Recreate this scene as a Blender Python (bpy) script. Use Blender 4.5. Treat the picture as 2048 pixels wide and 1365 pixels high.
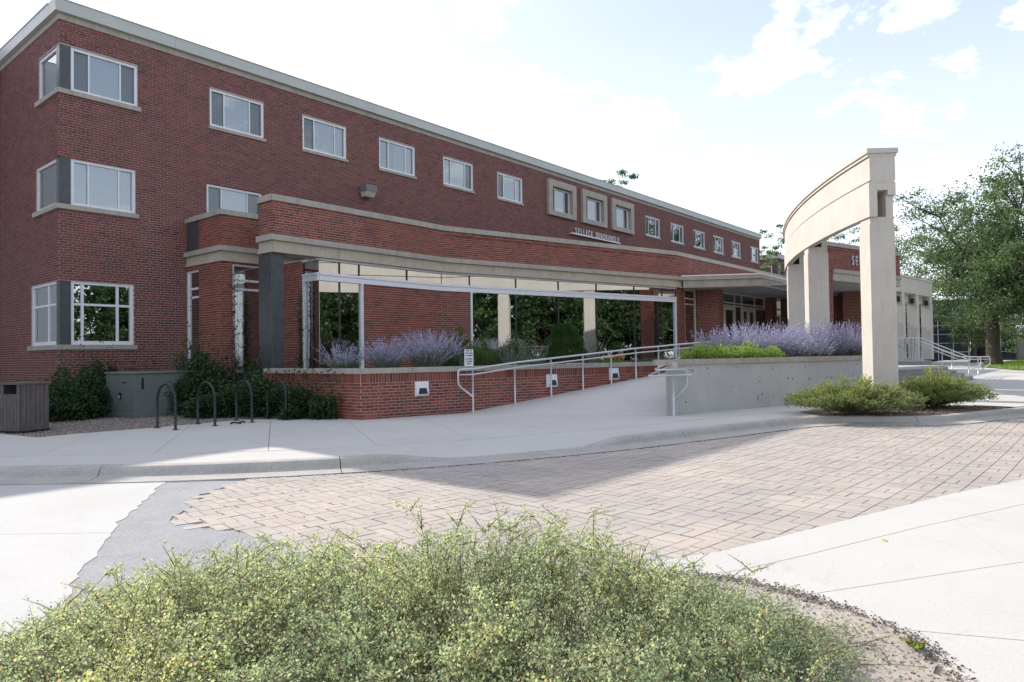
import bpy, math, random
import numpy as np
from mathutils import Matrix, Vector

rng = np.random.default_rng(7)
random.seed(7)
for o in list(bpy.data.objects):
    bpy.data.objects.remove(o)
scene = bpy.context.scene
COL = scene.collection

# ------------------------------------------------------------------ camera
# World: X runs along the long brick facade, Y into the building, Z up.
# Z = 0 is the pavement at the planter corner; the camera stands at X = Y = 0.
F_PX, PITCH, ROLL, PSI, CAM_Z = 1400.0, math.radians(1.2), math.radians(-0.8), math.radians(39.81), 1.335
fwd = Vector((math.cos(PITCH) * math.cos(PSI), math.cos(PITCH) * math.sin(PSI), math.sin(PITCH)))
rgt0 = Vector((math.sin(PSI), -math.cos(PSI), 0))
up0 = rgt0.cross(fwd)
cr, sr = math.cos(ROLL), math.sin(ROLL)
rgt = rgt0 * cr + up0 * sr
upv = up0 * cr - rgt0 * sr
cam_data = bpy.data.cameras.new('camera')
cam_data.sensor_width = 36.0
cam_data.lens = F_PX / 2048 * 36.0
cam_data.clip_start = 0.05
cam_data.clip_end = 3000
cam = bpy.data.objects.new('camera', cam_data)
COL.objects.link(cam)
M = Matrix((rgt, upv, -fwd)).transposed().to_4x4()
M.translation = (0, 0, CAM_Z)
cam.matrix_world = M
scene.camera = cam

# ------------------------------------------------------------------ sky, sun, exposure
SUN_TO = Vector((0.033, 1.45, 1.0)).normalized()      # from the ground towards the sun
SUN_EL = math.asin(SUN_TO.z)
world = bpy.data.worlds.new('World')
scene.world = world
world.use_nodes = True
wn, wl = world.node_tree.nodes, world.node_tree.links
wn.clear()
w_out = wn.new('ShaderNodeOutputWorld')
w_bg = wn.new('ShaderNodeBackground')
w_bg.inputs['Strength'].default_value = 0.15
sky = wn.new('ShaderNodeTexSky')
sky.sky_type = 'NISHITA'
sky.sun_disc = False
sky.sun_elevation = SUN_EL
sky.sun_rotation = math.atan2(SUN_TO.x, SUN_TO.y)
sky.air_density = 1.0
sky.dust_density = 1.6
sky.ozone_density = 1.6
# scattered white cumulus over the blue: noise on the view direction flattened to a cloud deck
tc = wn.new('ShaderNodeTexCoord')
sep = wn.new('ShaderNodeSeparateXYZ')
wl.new(tc.outputs['Generated'], sep.inputs[0])
mz = wn.new('ShaderNodeMath'); mz.operation = 'MAXIMUM'; mz.inputs[1].default_value = 0.0
wl.new(sep.outputs['Z'], mz.inputs[0])
az = wn.new('ShaderNodeMath'); az.operation = 'ADD'; az.inputs[1].default_value = 0.22
wl.new(mz.outputs[0], az.inputs[0])
dx = wn.new('ShaderNodeMath'); dx.operation = 'DIVIDE'
dy = wn.new('ShaderNodeMath'); dy.operation = 'DIVIDE'
wl.new(sep.outputs['X'], dx.inputs[0]); wl.new(az.outputs[0], dx.inputs[1])
wl.new(sep.outputs['Y'], dy.inputs[0]); wl.new(az.outputs[0], dy.inputs[1])
cmb = wn.new('ShaderNodeCombineXYZ')
wl.new(dx.outputs[0], cmb.inputs[0]); wl.new(dy.outputs[0], cmb.inputs[1])
cn1 = wn.new('ShaderNodeTexNoise'); cn1.inputs['Scale'].default_value = 2.3
cn1.inputs['Detail'].default_value = 9; cn1.inputs['Roughness'].default_value = 0.56
cn1.inputs['Distortion'].default_value = 0.35
wl.new(cmb.outputs[0], cn1.inputs['Vector'])
cn2 = wn.new('ShaderNodeTexNoise'); cn2.inputs['Scale'].default_value = 7.5
cn2.inputs['Detail'].default_value = 8; cn2.inputs['Roughness'].default_value = 0.6
wl.new(cmb.outputs[0], cn2.inputs['Vector'])
cmix = wn.new('ShaderNodeMath'); cmix.operation = 'MULTIPLY_ADD'; cmix.inputs[1].default_value = 0.42
wl.new(cn2.outputs['Fac'], cmix.inputs[0]); wl.new(cn1.outputs['Fac'], cmix.inputs[2])
ramp = wn.new('ShaderNodeMapRange')
ramp.inputs['From Min'].default_value = 0.67; ramp.inputs['From Max'].default_value = 0.83
ramp.inputs['To Max'].default_value = 0.92
ramp.interpolation_type = 'SMOOTHSTEP'
wl.new(cmix.outputs[0], ramp.inputs['Value'])
hazy = wn.new('ShaderNodeMapRange')            # towards the horizon the deck closes to a pale veil
hazy.inputs['From Min'].default_value = 0.0; hazy.inputs['From Max'].default_value = 0.42
hazy.inputs['To Min'].default_value = 0.75; hazy.inputs['To Max'].default_value = 0.30
wl.new(sep.outputs['Z'], hazy.inputs['Value'])
cmax = wn.new('ShaderNodeMath'); cmax.operation = 'MAXIMUM'
wl.new(ramp.outputs[0], cmax.inputs[0]); wl.new(hazy.outputs[0], cmax.inputs[1])
smix = wn.new('ShaderNodeMix'); smix.data_type = 'RGBA'
wl.new(cmax.outputs[0], smix.inputs[0])
stint = wn.new('ShaderNodeMix'); stint.data_type = 'RGBA'; stint.blend_type = 'MULTIPLY'; stint.inputs[0].default_value = 1.0
stint.inputs[7].default_value = (1.0, 0.92, 0.95, 1)
wl.new(sky.outputs[0], stint.inputs[6]); wl.new(stint.outputs[2], smix.inputs[6])
smix.inputs[7].default_value = (5.6, 5.9, 6.3, 1)
wl.new(smix.outputs[2], w_bg.inputs['Color'])
wl.new(w_bg.outputs[0], w_out.inputs[0])

sun_l = bpy.data.lights.new('sun', 'SUN')
sun_l.energy = 3.3
sun_l.angle = math.radians(0.55)
sun_l.color = (1.0, 0.955, 0.88)
sun = bpy.data.objects.new('sun', sun_l)
COL.objects.link(sun)
sun.rotation_euler = SUN_TO.to_track_quat('Z', 'Y').to_euler()
sun.location = (20, 60, 60)

vs = scene.view_settings
vs.view_transform = 'Standard'
vs.look = 'None'
vs.exposure = 0.74
vs.gamma = 1.0
vs.use_curve_mapping = False
scene.render.engine = 'CYCLES'
scene.cycles.max_bounces = 8
scene.cycles.transparent_max_bounces = 12
scene.cycles.use_denoising = True

# ------------------------------------------------------------------ helpers
def tag(o, label=None, cat=None, group=None, kind=None):
    if label: o['label'] = label
    if cat: o['category'] = cat
    if group: o['group'] = group
    if kind: o['kind'] = kind
    return o

def link(o, parent=None):
    COL.objects.link(o)
    if parent is not None:
        o.parent = parent
    return o

def empty(name, loc=(0, 0, 0), label=None, cat=None, group=None, rz=0.0):
    o = bpy.data.objects.new(name, None)
    o.empty_display_size = 0.2
    o.location = loc
    o.rotation_euler = (0, 0, rz)
    link(o)
    return tag(o, label, cat, group)

def fast_mesh(name, V, F, mat=None, tint=None, smooth=False):
    """V (n,3); F list of index tuples, or an (m,k) array."""
    me = bpy.data.meshes.new(name)
    V = np.asarray(V, dtype=np.float32)
    me.vertices.add(len(V))
    me.vertices.foreach_set('co', V.ravel())
    if isinstance(F, np.ndarray):
        m, k = F.shape
        flat = F.astype(np.int32).ravel()
        starts = np.arange(m, dtype=np.int32) * k
        tot = np.full(m, k, dtype=np.int32)
    else:
        m = len(F)
        tot = np.array([len(f) for f in F], dtype=np.int32)
        starts = np.concatenate([[0], np.cumsum(tot)[:-1]]).astype(np.int32)
        flat = np.array([i for f in F for i in f], dtype=np.int32)
    me.loops.add(len(flat))
    me.loops.foreach_set('vertex_index', flat)
    me.polygons.add(m)
    me.polygons.foreach_set('loop_start', starts)
    me.polygons.foreach_set('loop_total', tot)
    me.polygons.foreach_set('use_smooth', np.full(m, bool(smooth)))
    if tint is not None:
        a = me.attributes.new('tint', 'FLOAT', 'FACE')
        a.data.foreach_set('value', np.asarray(tint, dtype=np.float32))
    me.update(calc_edges=True)
    me.validate()
    if mat is not None:
        me.materials.append(mat)
    return me

def put(name, me, parent=None, world_child=True, loc=None):
    """link a mesh; its coordinates are world coordinates unless world_child is False"""
    o = bpy.data.objects.new(name, me)
    link(o, parent)
    if loc is not None:
        o.location = loc
    if parent is not None and world_child:
        o.matrix_parent_inverse = world_of(parent).inverted()
    return o

def world_of(o):
    m = Matrix.LocRotScale(o.location, o.rotation_euler, o.scale)
    if o.parent is not None:
        m = world_of(o.parent) @ o.matrix_parent_inverse @ m
    return m

class MB:
    """collects simple solids into one mesh"""
    def __init__(self):
        self.v = []; self.f = []
    def add(self, verts, faces):
        b = len(self.v)
        self.v.extend([tuple(p) for p in verts])
        self.f.extend([tuple(i + b for i in f) for f in faces])
        return self
    def box(self, x0, y0, z0, x1, y1, z1):
        v = [(x0, y0, z0), (x1, y0, z0), (x1, y1, z0), (x0, y1, z0), (x0, y0, z1), (x1, y0, z1), (x1, y1, z1), (x0, y1, z1)]
        return self.add(v, [(0, 3, 2, 1), (4, 5, 6, 7), (0, 1, 5, 4), (1, 2, 6, 5), (2, 3, 7, 6), (3, 0, 4, 7)])
    def bevbox(self, x0, y0, z0, x1, y1, z1, b=0.01):
        # box with chamfered vertical edges and top
        pl = [(x0 + b, y0), (x1 - b, y0), (x1, y0 + b), (x1, y1 - b), (x1 - b, y1), (x0 + b, y1), (x0, y1 - b), (x0, y0 + b)]
        pi = [(x0 + 2 * b, y0 + b), (x1 - 2 * b, y0 + b), (x1 - b, y0 + 2 * b), (x1 - b, y1 - 2 * b), (x1 - 2 * b, y1 - b), (x0 + 2 * b, y1 - b), (x0 + b, y1 - 2 * b), (x0 + b, y0 + 2 * b)]
        v = [(x, y, z0) for x, y in pl] + [(x, y, z1 - b) for x, y in pl] + [(x, y, z1) for x, y in pi]
        f = [tuple(range(7, -1, -1)), tuple(range(16, 24))]
        for i in range(8):
            j = (i + 1) % 8
            f.append((i, j, 8 + j, 8 + i)); f.append((8 + i, 8 + j, 16 + j, 16 + i))
        return self.add(v, f)
    def prism(self, poly, z0, z1):
        """poly: plan outline, counter-clockwise seen from above"""
        a = sum(poly[i][0] * poly[(i + 1) % len(poly)][1] - poly[(i + 1) % len(poly)][0] * poly[i][1] for i in range(len(poly)))
        if a < 0: poly = poly[::-1]
        n = len(poly)
        z0s = z0 if hasattr(z0, '__len__') else [z0] * n
        z1s = z1 if hasattr(z1, '__len__') else [z1] * n
        v = [(p[0], p[1], z0s[i]) for i, p in enumerate(poly)] + [(p[0], p[1], z1s[i]) for i, p in enumerate(poly)]
        f = [tuple(range(n - 1, -1, -1)), tuple(range(n, 2 * n))]
        for i in range(n):
            j = (i + 1) % n
            f.append((i, j, n + j, n + i))
        return self.add(v, f)
    def quad(self, a, b, c, d):
        return self.add([a, b, c, d], [(0, 1, 2, 3)])
    def tube(self, path, r, n=8, caps=True):
        path = [Vector(p) for p in path]
        rs = r if hasattr(r, '__len__') else [r] * len(path)
        base = len(self.v)
        ref = Vector((0, 0, 1))
        for i, p in enumerate(path):
            if i == 0: t = path[1] - path[0]
            elif i == len(path) - 1: t = path[-1] - path[-2]
            else: t = (path[i + 1] - p).normalized() + (p - path[i - 1]).normalized()
            t.normalize()
            if abs(t.dot(ref)) > 0.95: ref = Vector((1, 0, 0)) if abs(t.x) < 0.9 else Vector((0, 1, 0))
            a = t.cross(ref).normalized(); b = t.cross(a).normalized()
            for k in range(n):
                th = 2 * math.pi * k / n
                self.v.append(tuple(p + (a * math.cos(th) + b * math.sin(th)) * rs[i]))
        for i in range(len(path) - 1):
            for k in range(n):
                k2 = (k + 1) % n
                self.f.append((base + i * n + k, base + i * n + k2, base + (i + 1) * n + k2, base + (i + 1) * n + k))
        if caps:
            self.f.append(tuple(base + k for k in range(n)))
            self.f.append(tuple(base + (len(path) - 1) * n + k for k in range(n - 1, -1, -1)))
        return self
    def cyl(self, x, y, z0, z1, r, n=16):
        return self.tube([(x, y, z0), (x, y, z1)], r, n)
    def build(self, name, mat, parent=None, world_child=True, smooth=False, label=None):
        o = put(name, fast_mesh(name, self.v, self.f, mat, smooth=smooth), parent, world_child)
        if label: o['label'] = label
        return o

def arc_round(path, r, n=4):
    """round the corners of a polyline"""
    P = [Vector(p) for p in path]
    out = [P[0]]
    for i in range(1, len(P) - 1):
        a, b, c = P[i - 1], P[i], P[i + 1]
        d1 = (a - b); d2 = (c - b)
        rr = min(r, d1.length * 0.45, d2.length * 0.45)
        p1 = b + d1.normalized() * rr; p2 = b + d2.normalized() * rr
        for k in range(n + 1):
            t = k / n
            out.append(p1 * (1 - t) ** 2 + b * 2 * t * (1 - t) + p2 * t ** 2)
    out.append(P[-1])
    return out

# ------------------------------------------------------------------ materials
def new_mat(name):
    m = bpy.data.materials.new(name)
    m.use_nodes = True
    nt = m.node_tree
    return m, nt.nodes, nt.links, nt.nodes['Principled BSDF']

def n_noise(N, L, scale, detail=4, rough=0.55, coord='Object', vec=None, dist=0.0):
    t = N.new('ShaderNodeTexNoise')
    t.inputs['Scale'].default_value = scale; t.inputs['Detail'].default_value = detail
    t.inputs['Roughness'].default_value = rough; t.inputs['Distortion'].default_value = dist
    if vec is None:
        g = N.new('ShaderNodeNewGeometry'); vec = g.outputs['Position']
    L.new(vec, t.inputs['Vector'])
    return t.outputs['Fac']

def n_ramp(N, L, src, stops, interp='LINEAR'):
    r = N.new('ShaderNodeValToRGB')
    r.color_ramp.interpolation = interp
    e = r.color_ramp.elements
    while len(e) < len(stops): e.new(0.5)
    for i, (p, c) in enumerate(stops):
        e[i].position = p
        e[i].color = (*c, 1) if len(c) == 3 else c
    L.new(src, r.inputs[0])
    return r.outputs[0]

def n_mix(N, L, fac, a, b, mode='MIX'):
    m = N.new('ShaderNodeMix'); m.data_type = 'RGBA'; m.blend_type = mode
    for sock, val in ((0, fac), (6, a), (7, b)):
        if hasattr(val, 'node'): L.new(val, m.inputs[sock])
        elif sock == 0: m.inputs[0].default_value = val
        else: m.inputs[sock].default_value = (*val, 1) if len(val) == 3 else val
    return m.outputs[2]

def n_bump(N, L, src, strength, dist=0.01):
    b = N.new('ShaderNodeBump')
    b.inputs['Strength'].default_value = strength; b.inputs['Distance'].default_value = dist
    L.new(src, b.inputs['Height'])
    return b.outputs[0]

def n_scalevec(N, L, sx, sy, sz):
    g = N.new('ShaderNodeNewGeometry')
    m = N.new('ShaderNodeVectorMath'); m.operation = 'MULTIPLY'
    L.new(g.outputs['Position'], m.inputs[0]); m.inputs[1].default_value = (sx, sy, sz)
    return m.outputs[0]

def mat_stone(name, c1, c2, scale=6.0, rough=0.85, streak=0.0, bump=0.15, speck=None, fine=0.35):
    m, N, L, P = new_mat(name)
    a = n_noise(N, L, scale, 6, 0.6)
    col = n_ramp(N, L, a, [(0.3, c1), (0.7, c2)])
    f = n_noise(N, L, scale * 14, 3, 0.6)
    col = n_mix(N, L, fine, col, n_ramp(N, L, f, [(0.35, tuple(x * 0.72 for x in c1)), (0.7, tuple(min(1, x * 1.12) for x in c2))]))
    if streak:
        s = n_noise(N, L, 3.0, 5, 0.65, vec=n_scalevec(N, L, 5.0, 5.0, 0.45))
        col = n_mix(N, L, n_ramp(N, L, s, [(0.5, (0, 0, 0)), (0.75, (streak,) * 3)]), col, tuple(x * 0.45 for x in c1))
    if speck:
        v = N.new('ShaderNodeTexVoronoi'); v.inputs['Scale'].default_value = speck
        g = N.new('ShaderNodeNewGeometry'); L.new(g.outputs['Position'], v.inputs['Vector'])
        col = n_mix(N, L, n_ramp(N, L, v.outputs['Distance'], [(0.12, (0.8,) * 3), (0.3, (0, 0, 0))]), col, tuple(x * 0.35 for x in c1))
    L.new(col, P.inputs['Base Color'])
    P.inputs['Roughness'].default_value = rough
    L.new(n_bump(N, L, f, bump), P.inputs['Normal'])
    return m

def mat_pavement(name, c1, c2):
    """trowelled concrete: faint clouding, dark drips and gum spots, a few hair cracks"""
    m, N, L, P = new_mat(name)
    col = n_ramp(N, L, n_noise(N, L, 0.6, 7, 0.6), [(0.32, c1), (0.68, c2)])
    f = n_noise(N, L, 85, 3, 0.7)
    col = n_mix(N, L, 0.30, col, n_ramp(N, L, f, [(0.35, tuple(x * .74 for x in c1)), (0.65, tuple(min(1, x * 1.1) for x in c2))]))
    g = N.new('ShaderNodeNewGeometry')
    v = N.new('ShaderNodeTexVoronoi'); v.inputs['Scale'].default_value = 2.6; L.new(g.outputs['Position'], v.inputs['Vector'])
    sz = n_ramp(N, L, v.outputs['Color'], [(0.55, (0.0,) * 3), (0.95, (0.07,) * 3)])
    lt = N.new('ShaderNodeMath'); lt.operation = 'LESS_THAN'; L.new(v.outputs['Distance'], lt.inputs[0]); L.new(sz, lt.inputs[1])
    mu = N.new('ShaderNodeMath'); mu.operation = 'MULTIPLY'; L.new(lt.outputs[0], mu.inputs[0]); mu.inputs[1].default_value = 0.32
    col = n_mix(N, L, mu.outputs[0], col, tuple(x * .35 for x in c1))
    st = n_noise(N, L, 1.7, 5, 0.7, dist=1.2)
    col = n_mix(N, L, n_ramp(N, L, st, [(0.58, (0.0,) * 3), (0.78, (0.28,) * 3)]), col, tuple(x * .62 for x in c1))
    cv = N.new('ShaderNodeTexVoronoi'); cv.feature = 'DISTANCE_TO_EDGE'; cv.inputs['Scale'].default_value = 0.33
    wv = N.new('ShaderNodeVectorMath'); wv.operation = 'ADD'
    wn_ = N.new('ShaderNodeTexNoise'); wn_.inputs['Scale'].default_value = 1.4; wn_.inputs['Detail'].default_value = 4
    L.new(g.outputs['Position'], wn_.inputs['Vector']); L.new(g.outputs['Position'], wv.inputs[0]); L.new(wn_.outputs['Color'], wv.inputs[1]); L.new(wv.outputs[0], cv.inputs['Vector'])
    col = n_mix(N, L, n_ramp(N, L, cv.outputs['Distance'], [(0.0, (0.10,) * 3), (0.0022, (0.0,) * 3)]), col, (0.10, 0.09, 0.08))
    L.new(col, P.inputs['Base Color']); P.inputs['Roughness'].default_value = 0.9
    L.new(n_bump(N, L, f, 0.12), P.inputs['Normal'])
    return m

def mat_plain(name, col, rough=0.5, metal=0.0, var=0.12, scale=9.0, bump=0.0):
    m, N, L, P = new_mat(name)
    a = n_noise(N, L, scale, 5, 0.6)
    c = n_ramp(N, L, a, [(0.3, tuple(x * (1 - var) for x in col)), (0.7, tuple(min(1, x * (1 + var)) for x in col))])
    L.new(c, P.inputs['Base Color'])
    P.inputs['Roughness'].default_value = rough
    P.inputs['Metallic'].default_value = metal
    if bump:
        L.new(n_bump(N, L, n_noise(N, L, scale * 12, 3), bump), P.inputs['Normal'])
    return m

def mat_tinted(name, stops, rough=0.8, bump=0.2, dirt=0.0):
    """colour of each brick or paver comes from its own tint attribute"""
    m, N, L, P = new_mat(name)
    at = N.new('ShaderNodeAttribute'); at.attribute_name = 'tint'
    c = n_ramp(N, L, at.outputs['Fac'], stops)
    f = n_noise(N, L, 60, 4, 0.65)
    c = n_mix(N, L, 0.3, c, n_mix(N, L, f, (0.1, 0.1, 0.1), (0.9, 0.9, 0.9)), 'OVERLAY')
    wear = n_noise(N, L, 1.3, 6, 0.62, vec=n_scalevec(N, L, 1.0, 1.0, 0.45))
    c = n_mix(N, L, n_ramp(N, L, wear, [(0.38, (0.0,) * 3), (0.62, (0.45,) * 3)]), c, n_mix(N, L, 0.35, c, (0.03, 0.025, 0.025)))
    if dirt:
        big = n_noise(N, L, 0.55, 5, 0.6)
        c = n_mix(N, L, n_ramp(N, L, big, [(0.4, (0, 0, 0)), (0.7, (dirt,) * 3)]), c, (0.30, 0.285, 0.275))
    L.new(c, P.inputs['Base Color'])
    P.inputs['Roughness'].default_value = rough
    L.new(n_bump(N, L, f, bump, 0.004), P.inputs['Normal'])
    return m

def mat_leaf(name, stops, trans=0.35, rough=0.55):
    m, N, L, P = new_mat(name)
    at = N.new('ShaderNodeAttribute'); at.attribute_name = 'tint'
    c = n_ramp(N, L, at.outputs['Fac'], stops)
    L.new(c, P.inputs['Base Color'])
    P.inputs['Roughness'].default_value = rough
    P.inputs['Specular IOR Level'].default_value = 0.3
    tr = N.new('ShaderNodeBsdfTranslucent')
    hs = N.new('ShaderNodeHueSaturation'); hs.inputs['Saturation'].default_value = 1.15; hs.inputs['Value'].default_value = 1.5
    L.new(c, hs.inputs['Color']); L.new(hs.outputs[0], tr.inputs['Color'])
    mx = N.new('ShaderNodeMixShader'); mx.inputs[0].default_value = trans
    L.new(P.outputs[0], mx.inputs[1]); L.new(tr.outputs[0], mx.inputs[2])
    out = N['Material Output'] if 'Material Output' in N else [n for n in N if n.type == 'OUTPUT_MATERIAL'][0]
    L.new(mx.outputs[0], out.inputs['Surface'])
    return m

def mat_glass(name, tint=(0.6, 0.66, 0.66), base=0.28, wave=0.0):
    m, N, L, P = new_mat(name)
    out = [n for n in N if n.type == 'OUTPUT_MATERIAL'][0]
    tr = N.new('ShaderNodeBsdfTransparent'); tr.inputs['Color'].default_value = (*tint, 1)
    gl = N.new('ShaderNodeBsdfGlossy'); gl.inputs['Roughness'].default_value = 0.004
    gl.inputs['Color'].default_value = (0.90, 0.94, 0.95, 1)
    fr = N.new('ShaderNodeFresnel'); fr.inputs['IOR'].default_value = 1.5
    ad = N.new('ShaderNodeMath'); ad.operation = 'MULTIPLY_ADD'; ad.inputs[1].default_value = 1 - base; ad.inputs[2].default_value = base
    L.new(fr.outputs[0], ad.inputs[0])
    mx = N.new('ShaderNodeMixShader')
    L.new(ad.outputs[0], mx.inputs[0]); L.new(tr.outputs[0], mx.inputs[1]); L.new(gl.outputs[0], mx.inputs[2])
    if wave:
        w = n_noise(N, L, 0.9, 1, 0.4)
        L.new(n_bump(N, L, w, wave, 0.05), gl.inputs['Normal'])
    L.new(mx.outputs[0], out.inputs['Surface'])
    return m

BRICK_A = [(0.0, (0.075, 0.028, 0.029)), (0.22, (0.135, 0.043, 0.041)), (0.5, (0.18, 0.053, 0.047)), (0.75, (0.22, 0.064, 0.052)), (0.92, (0.105, 0.052, 0.058)), (1.0, (0.07, 0.052, 0.064))]
BRICK_B = [(0.0, (0.085, 0.026, 0.022)), (0.2, (0.165, 0.042, 0.03)), (0.5, (0.225, 0.055, 0.037)), (0.78, (0.29, 0.08, 0.045)), (0.92, (0.12, 0.05, 0.045)), (1.0, (0.08, 0.05, 0.052))]
M_BRICK = mat_tinted('brick_dark_red', BRICK_A)
M_BRICK2 = mat_tinted('brick_orange_red', BRICK_B)
M_MORTAR = mat_stone('mortar', (0.40, 0.31, 0.28), (0.50, 0.40, 0.36), 9, 0.95)
M_LIME = mat_stone('limestone', (0.42, 0.365, 0.285), (0.52, 0.46, 0.37), 2.2, 0.85, streak=0.45, fine=0.15)
M_LIMECAP = mat_stone('limestone_cap', (0.34, 0.31, 0.27), (0.46, 0.42, 0.36), 2.6, 0.88, streak=0.5, fine=0.2)
M_CAST = mat_stone('cast_stone', (0.53, 0.485, 0.425), (0.61, 0.565, 0.50), 1.3, 0.85, streak=0.22, bump=0.06, fine=0.1)
M_FASCIA = mat_plain('grey_green_metal', (0.46, 0.48, 0.45), 0.45, 0.0, 0.06, 1.2)
M_WHITE = mat_plain('white_aluminium', (0.74, 0.75, 0.77), 0.4, 0.0, 0.05, 5)
M_CREAM = mat_plain('cream_aluminium', (0.60, 0.56, 0.47), 0.45, 0.0, 0.06, 5)
M_GRANITE = mat_stone('dark_granite', (0.035, 0.042, 0.047), (0.08, 0.09, 0.095), 7, 0.35, bump=0.02)
M_GLASS = mat_glass('reflective_glass', (0.42, 0.48, 0.50), 0.26, 0.0)
M_GLASSBIG = mat_glass('storefront_glass', (0.30, 0.36, 0.37), 0.50, 0.012)
M_DARK = mat_plain('dark_interior', (0.035, 0.035, 0.037), 0.8, 0, 0.3, 2)
M_ROOM = mat_plain('interior_wall', (0.16, 0.16, 0.15), 0.8, 0, 0.2, 1)
M_BLIND = mat_plain('vertical_blind_fabric', (0.56, 0.60, 0.61), 0.8, 0, 0.06, 8)
M_SCREEN = mat_plain('insect_screen', (0.10, 0.115, 0.13), 0.8, 0, 0.1, 30)
M_SOFFIT = mat_plain('soffit_plaster', (0.50, 0.48, 0.45), 0.85, 0, 0.06, 2)
M_CONC = mat_pavement('pavement_concrete', (0.48, 0.46, 0.425), (0.545, 0.525, 0.49))
M_CONCROAD = mat_pavement('road_concrete', (0.44, 0.43, 0.405), (0.51, 0.50, 0.475))
M_CURB = mat_stone('curb_concrete', (0.33, 0.31, 0.28), (0.46, 0.44, 0.40), 2.4, 0.92, bump=0.25)
M_WALLCONC = mat_stone('board_formed_concrete', (0.41, 0.41, 0.40), (0.52, 0.515, 0.495), 0.8, 0.85, streak=0.15, bump=0.05, fine=0.1)
M_STEP = mat_stone('step_concrete', (0.26, 0.27, 0.28), (0.36, 0.37, 0.37), 3.0, 0.9, streak=0.2)
M_ASPH = mat_stone('asphalt_patch', (0.26, 0.26, 0.265), (0.36, 0.36, 0.365), 3.0, 0.95, bump=0.6, speck=55)
M_JOINT = mat_stone('sand_joint', (0.26, 0.235, 0.21), (0.36, 0.33, 0.295), 14, 0.97)
M_PAVER = mat_tinted('clay_paver', [(0, (0.39, 0.36, 0.33)), (0.3, (0.44, 0.39, 0.345)), (0.55, (0.47, 0.40, 0.345)), (0.8, (0.49, 0.42, 0.355)), (1, (0.42, 0.405, 0.385))], 0.92, 0.3, dirt=0.55)
M_GROUND = mat_stone('dry_ground', (0.22, 0.20, 0.16), (0.30, 0.27, 0.22), 0.6, 0.95)
M_DIRT = mat_stone('bare_soil', (0.31, 0.265, 0.22), (0.46, 0.41, 0.35), 2.6, 0.97, bump=0.7)
M_GRAVEL = mat_stone('pea_gravel', (0.17, 0.14, 0.12), (0.33, 0.28, 0.24), 18, 0.95, bump=0.8, speck=42)
M_MULCH = mat_stone('bark_mulch', (0.12, 0.085, 0.065), (0.30, 0.23, 0.18), 16, 0.95, bump=0.9)
M_SOIL = mat_stone('planter_soil', (0.07, 0.05, 0.04), (0.12, 0.09, 0.07), 8, 0.97, bump=0.6)
M_GRASS = mat_stone('lawn_base', (0.06, 0.10, 0.03), (0.10, 0.15, 0.045), 3, 0.95, bump=0.6)
M_RAIL = mat_plain('painted_silver_rail', (0.56, 0.58, 0.60), 0.32, 0.35, 0.05, 6)
M_BLACK = mat_plain('black_steel', (0.02, 0.021, 0.022), 0.42, 0.2, 0.2, 10)
M_BOX = mat_plain('green_grey_enamel', (0.125, 0.14, 0.13), 0.5, 0.0, 0.07, 2.2)
M_WOOD = None
M_BARK = mat_stone('bark', (0.075, 0.06, 0.048), (0.17, 0.14, 0.11), 6, 0.95, streak=0.6, bump=1.0)
M_STEM = mat_plain('woody_stem', (0.19, 0.13, 0.085), 0.85, 0, 0.25, 25)
def mat_wood():
    m, N, L, P = new_mat('weathered_wood')
    g = n_noise(N, L, 7, 6, 0.7, vec=n_scalevec(N, L, 9, 9, 0.6), dist=0.4)
    L.new(n_ramp(N, L, g, [(0.3, (0.055, 0.045, 0.042)), (0.55, (0.125, 0.105, 0.10)), (0.75, (0.19, 0.165, 0.155))]), P.inputs['Base Color'])
    P.inputs['Roughness'].default_value = 0.9
    L.new(n_bump(N, L, g, 0.5, 0.004), P.inputs['Normal'])
    return m
M_WOOD = mat_wood()
M_LETTER = mat_plain('brushed_letter_metal', (0.66, 0.67, 0.68), 0.35, 0.2, 0.05, 6)
M_LENS = mat_plain('lamp_lens', (0.5, 0.5, 0.46), 0.15, 0, 0.1, 6)

# ------------------------------------------------------------------ bricks
COURSE, BLEN, JNT = 0.0677, 0.2032, 0.0115
UP = Vector((0, 0, 1))

def frame2d(O, d):
    d = np.array(d, float); d /= np.hypot(*d)
    return np.array(O, float), d, np.array([d[1], -d[0]])       # origin, direction, outward normal (right-hand side)

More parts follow.
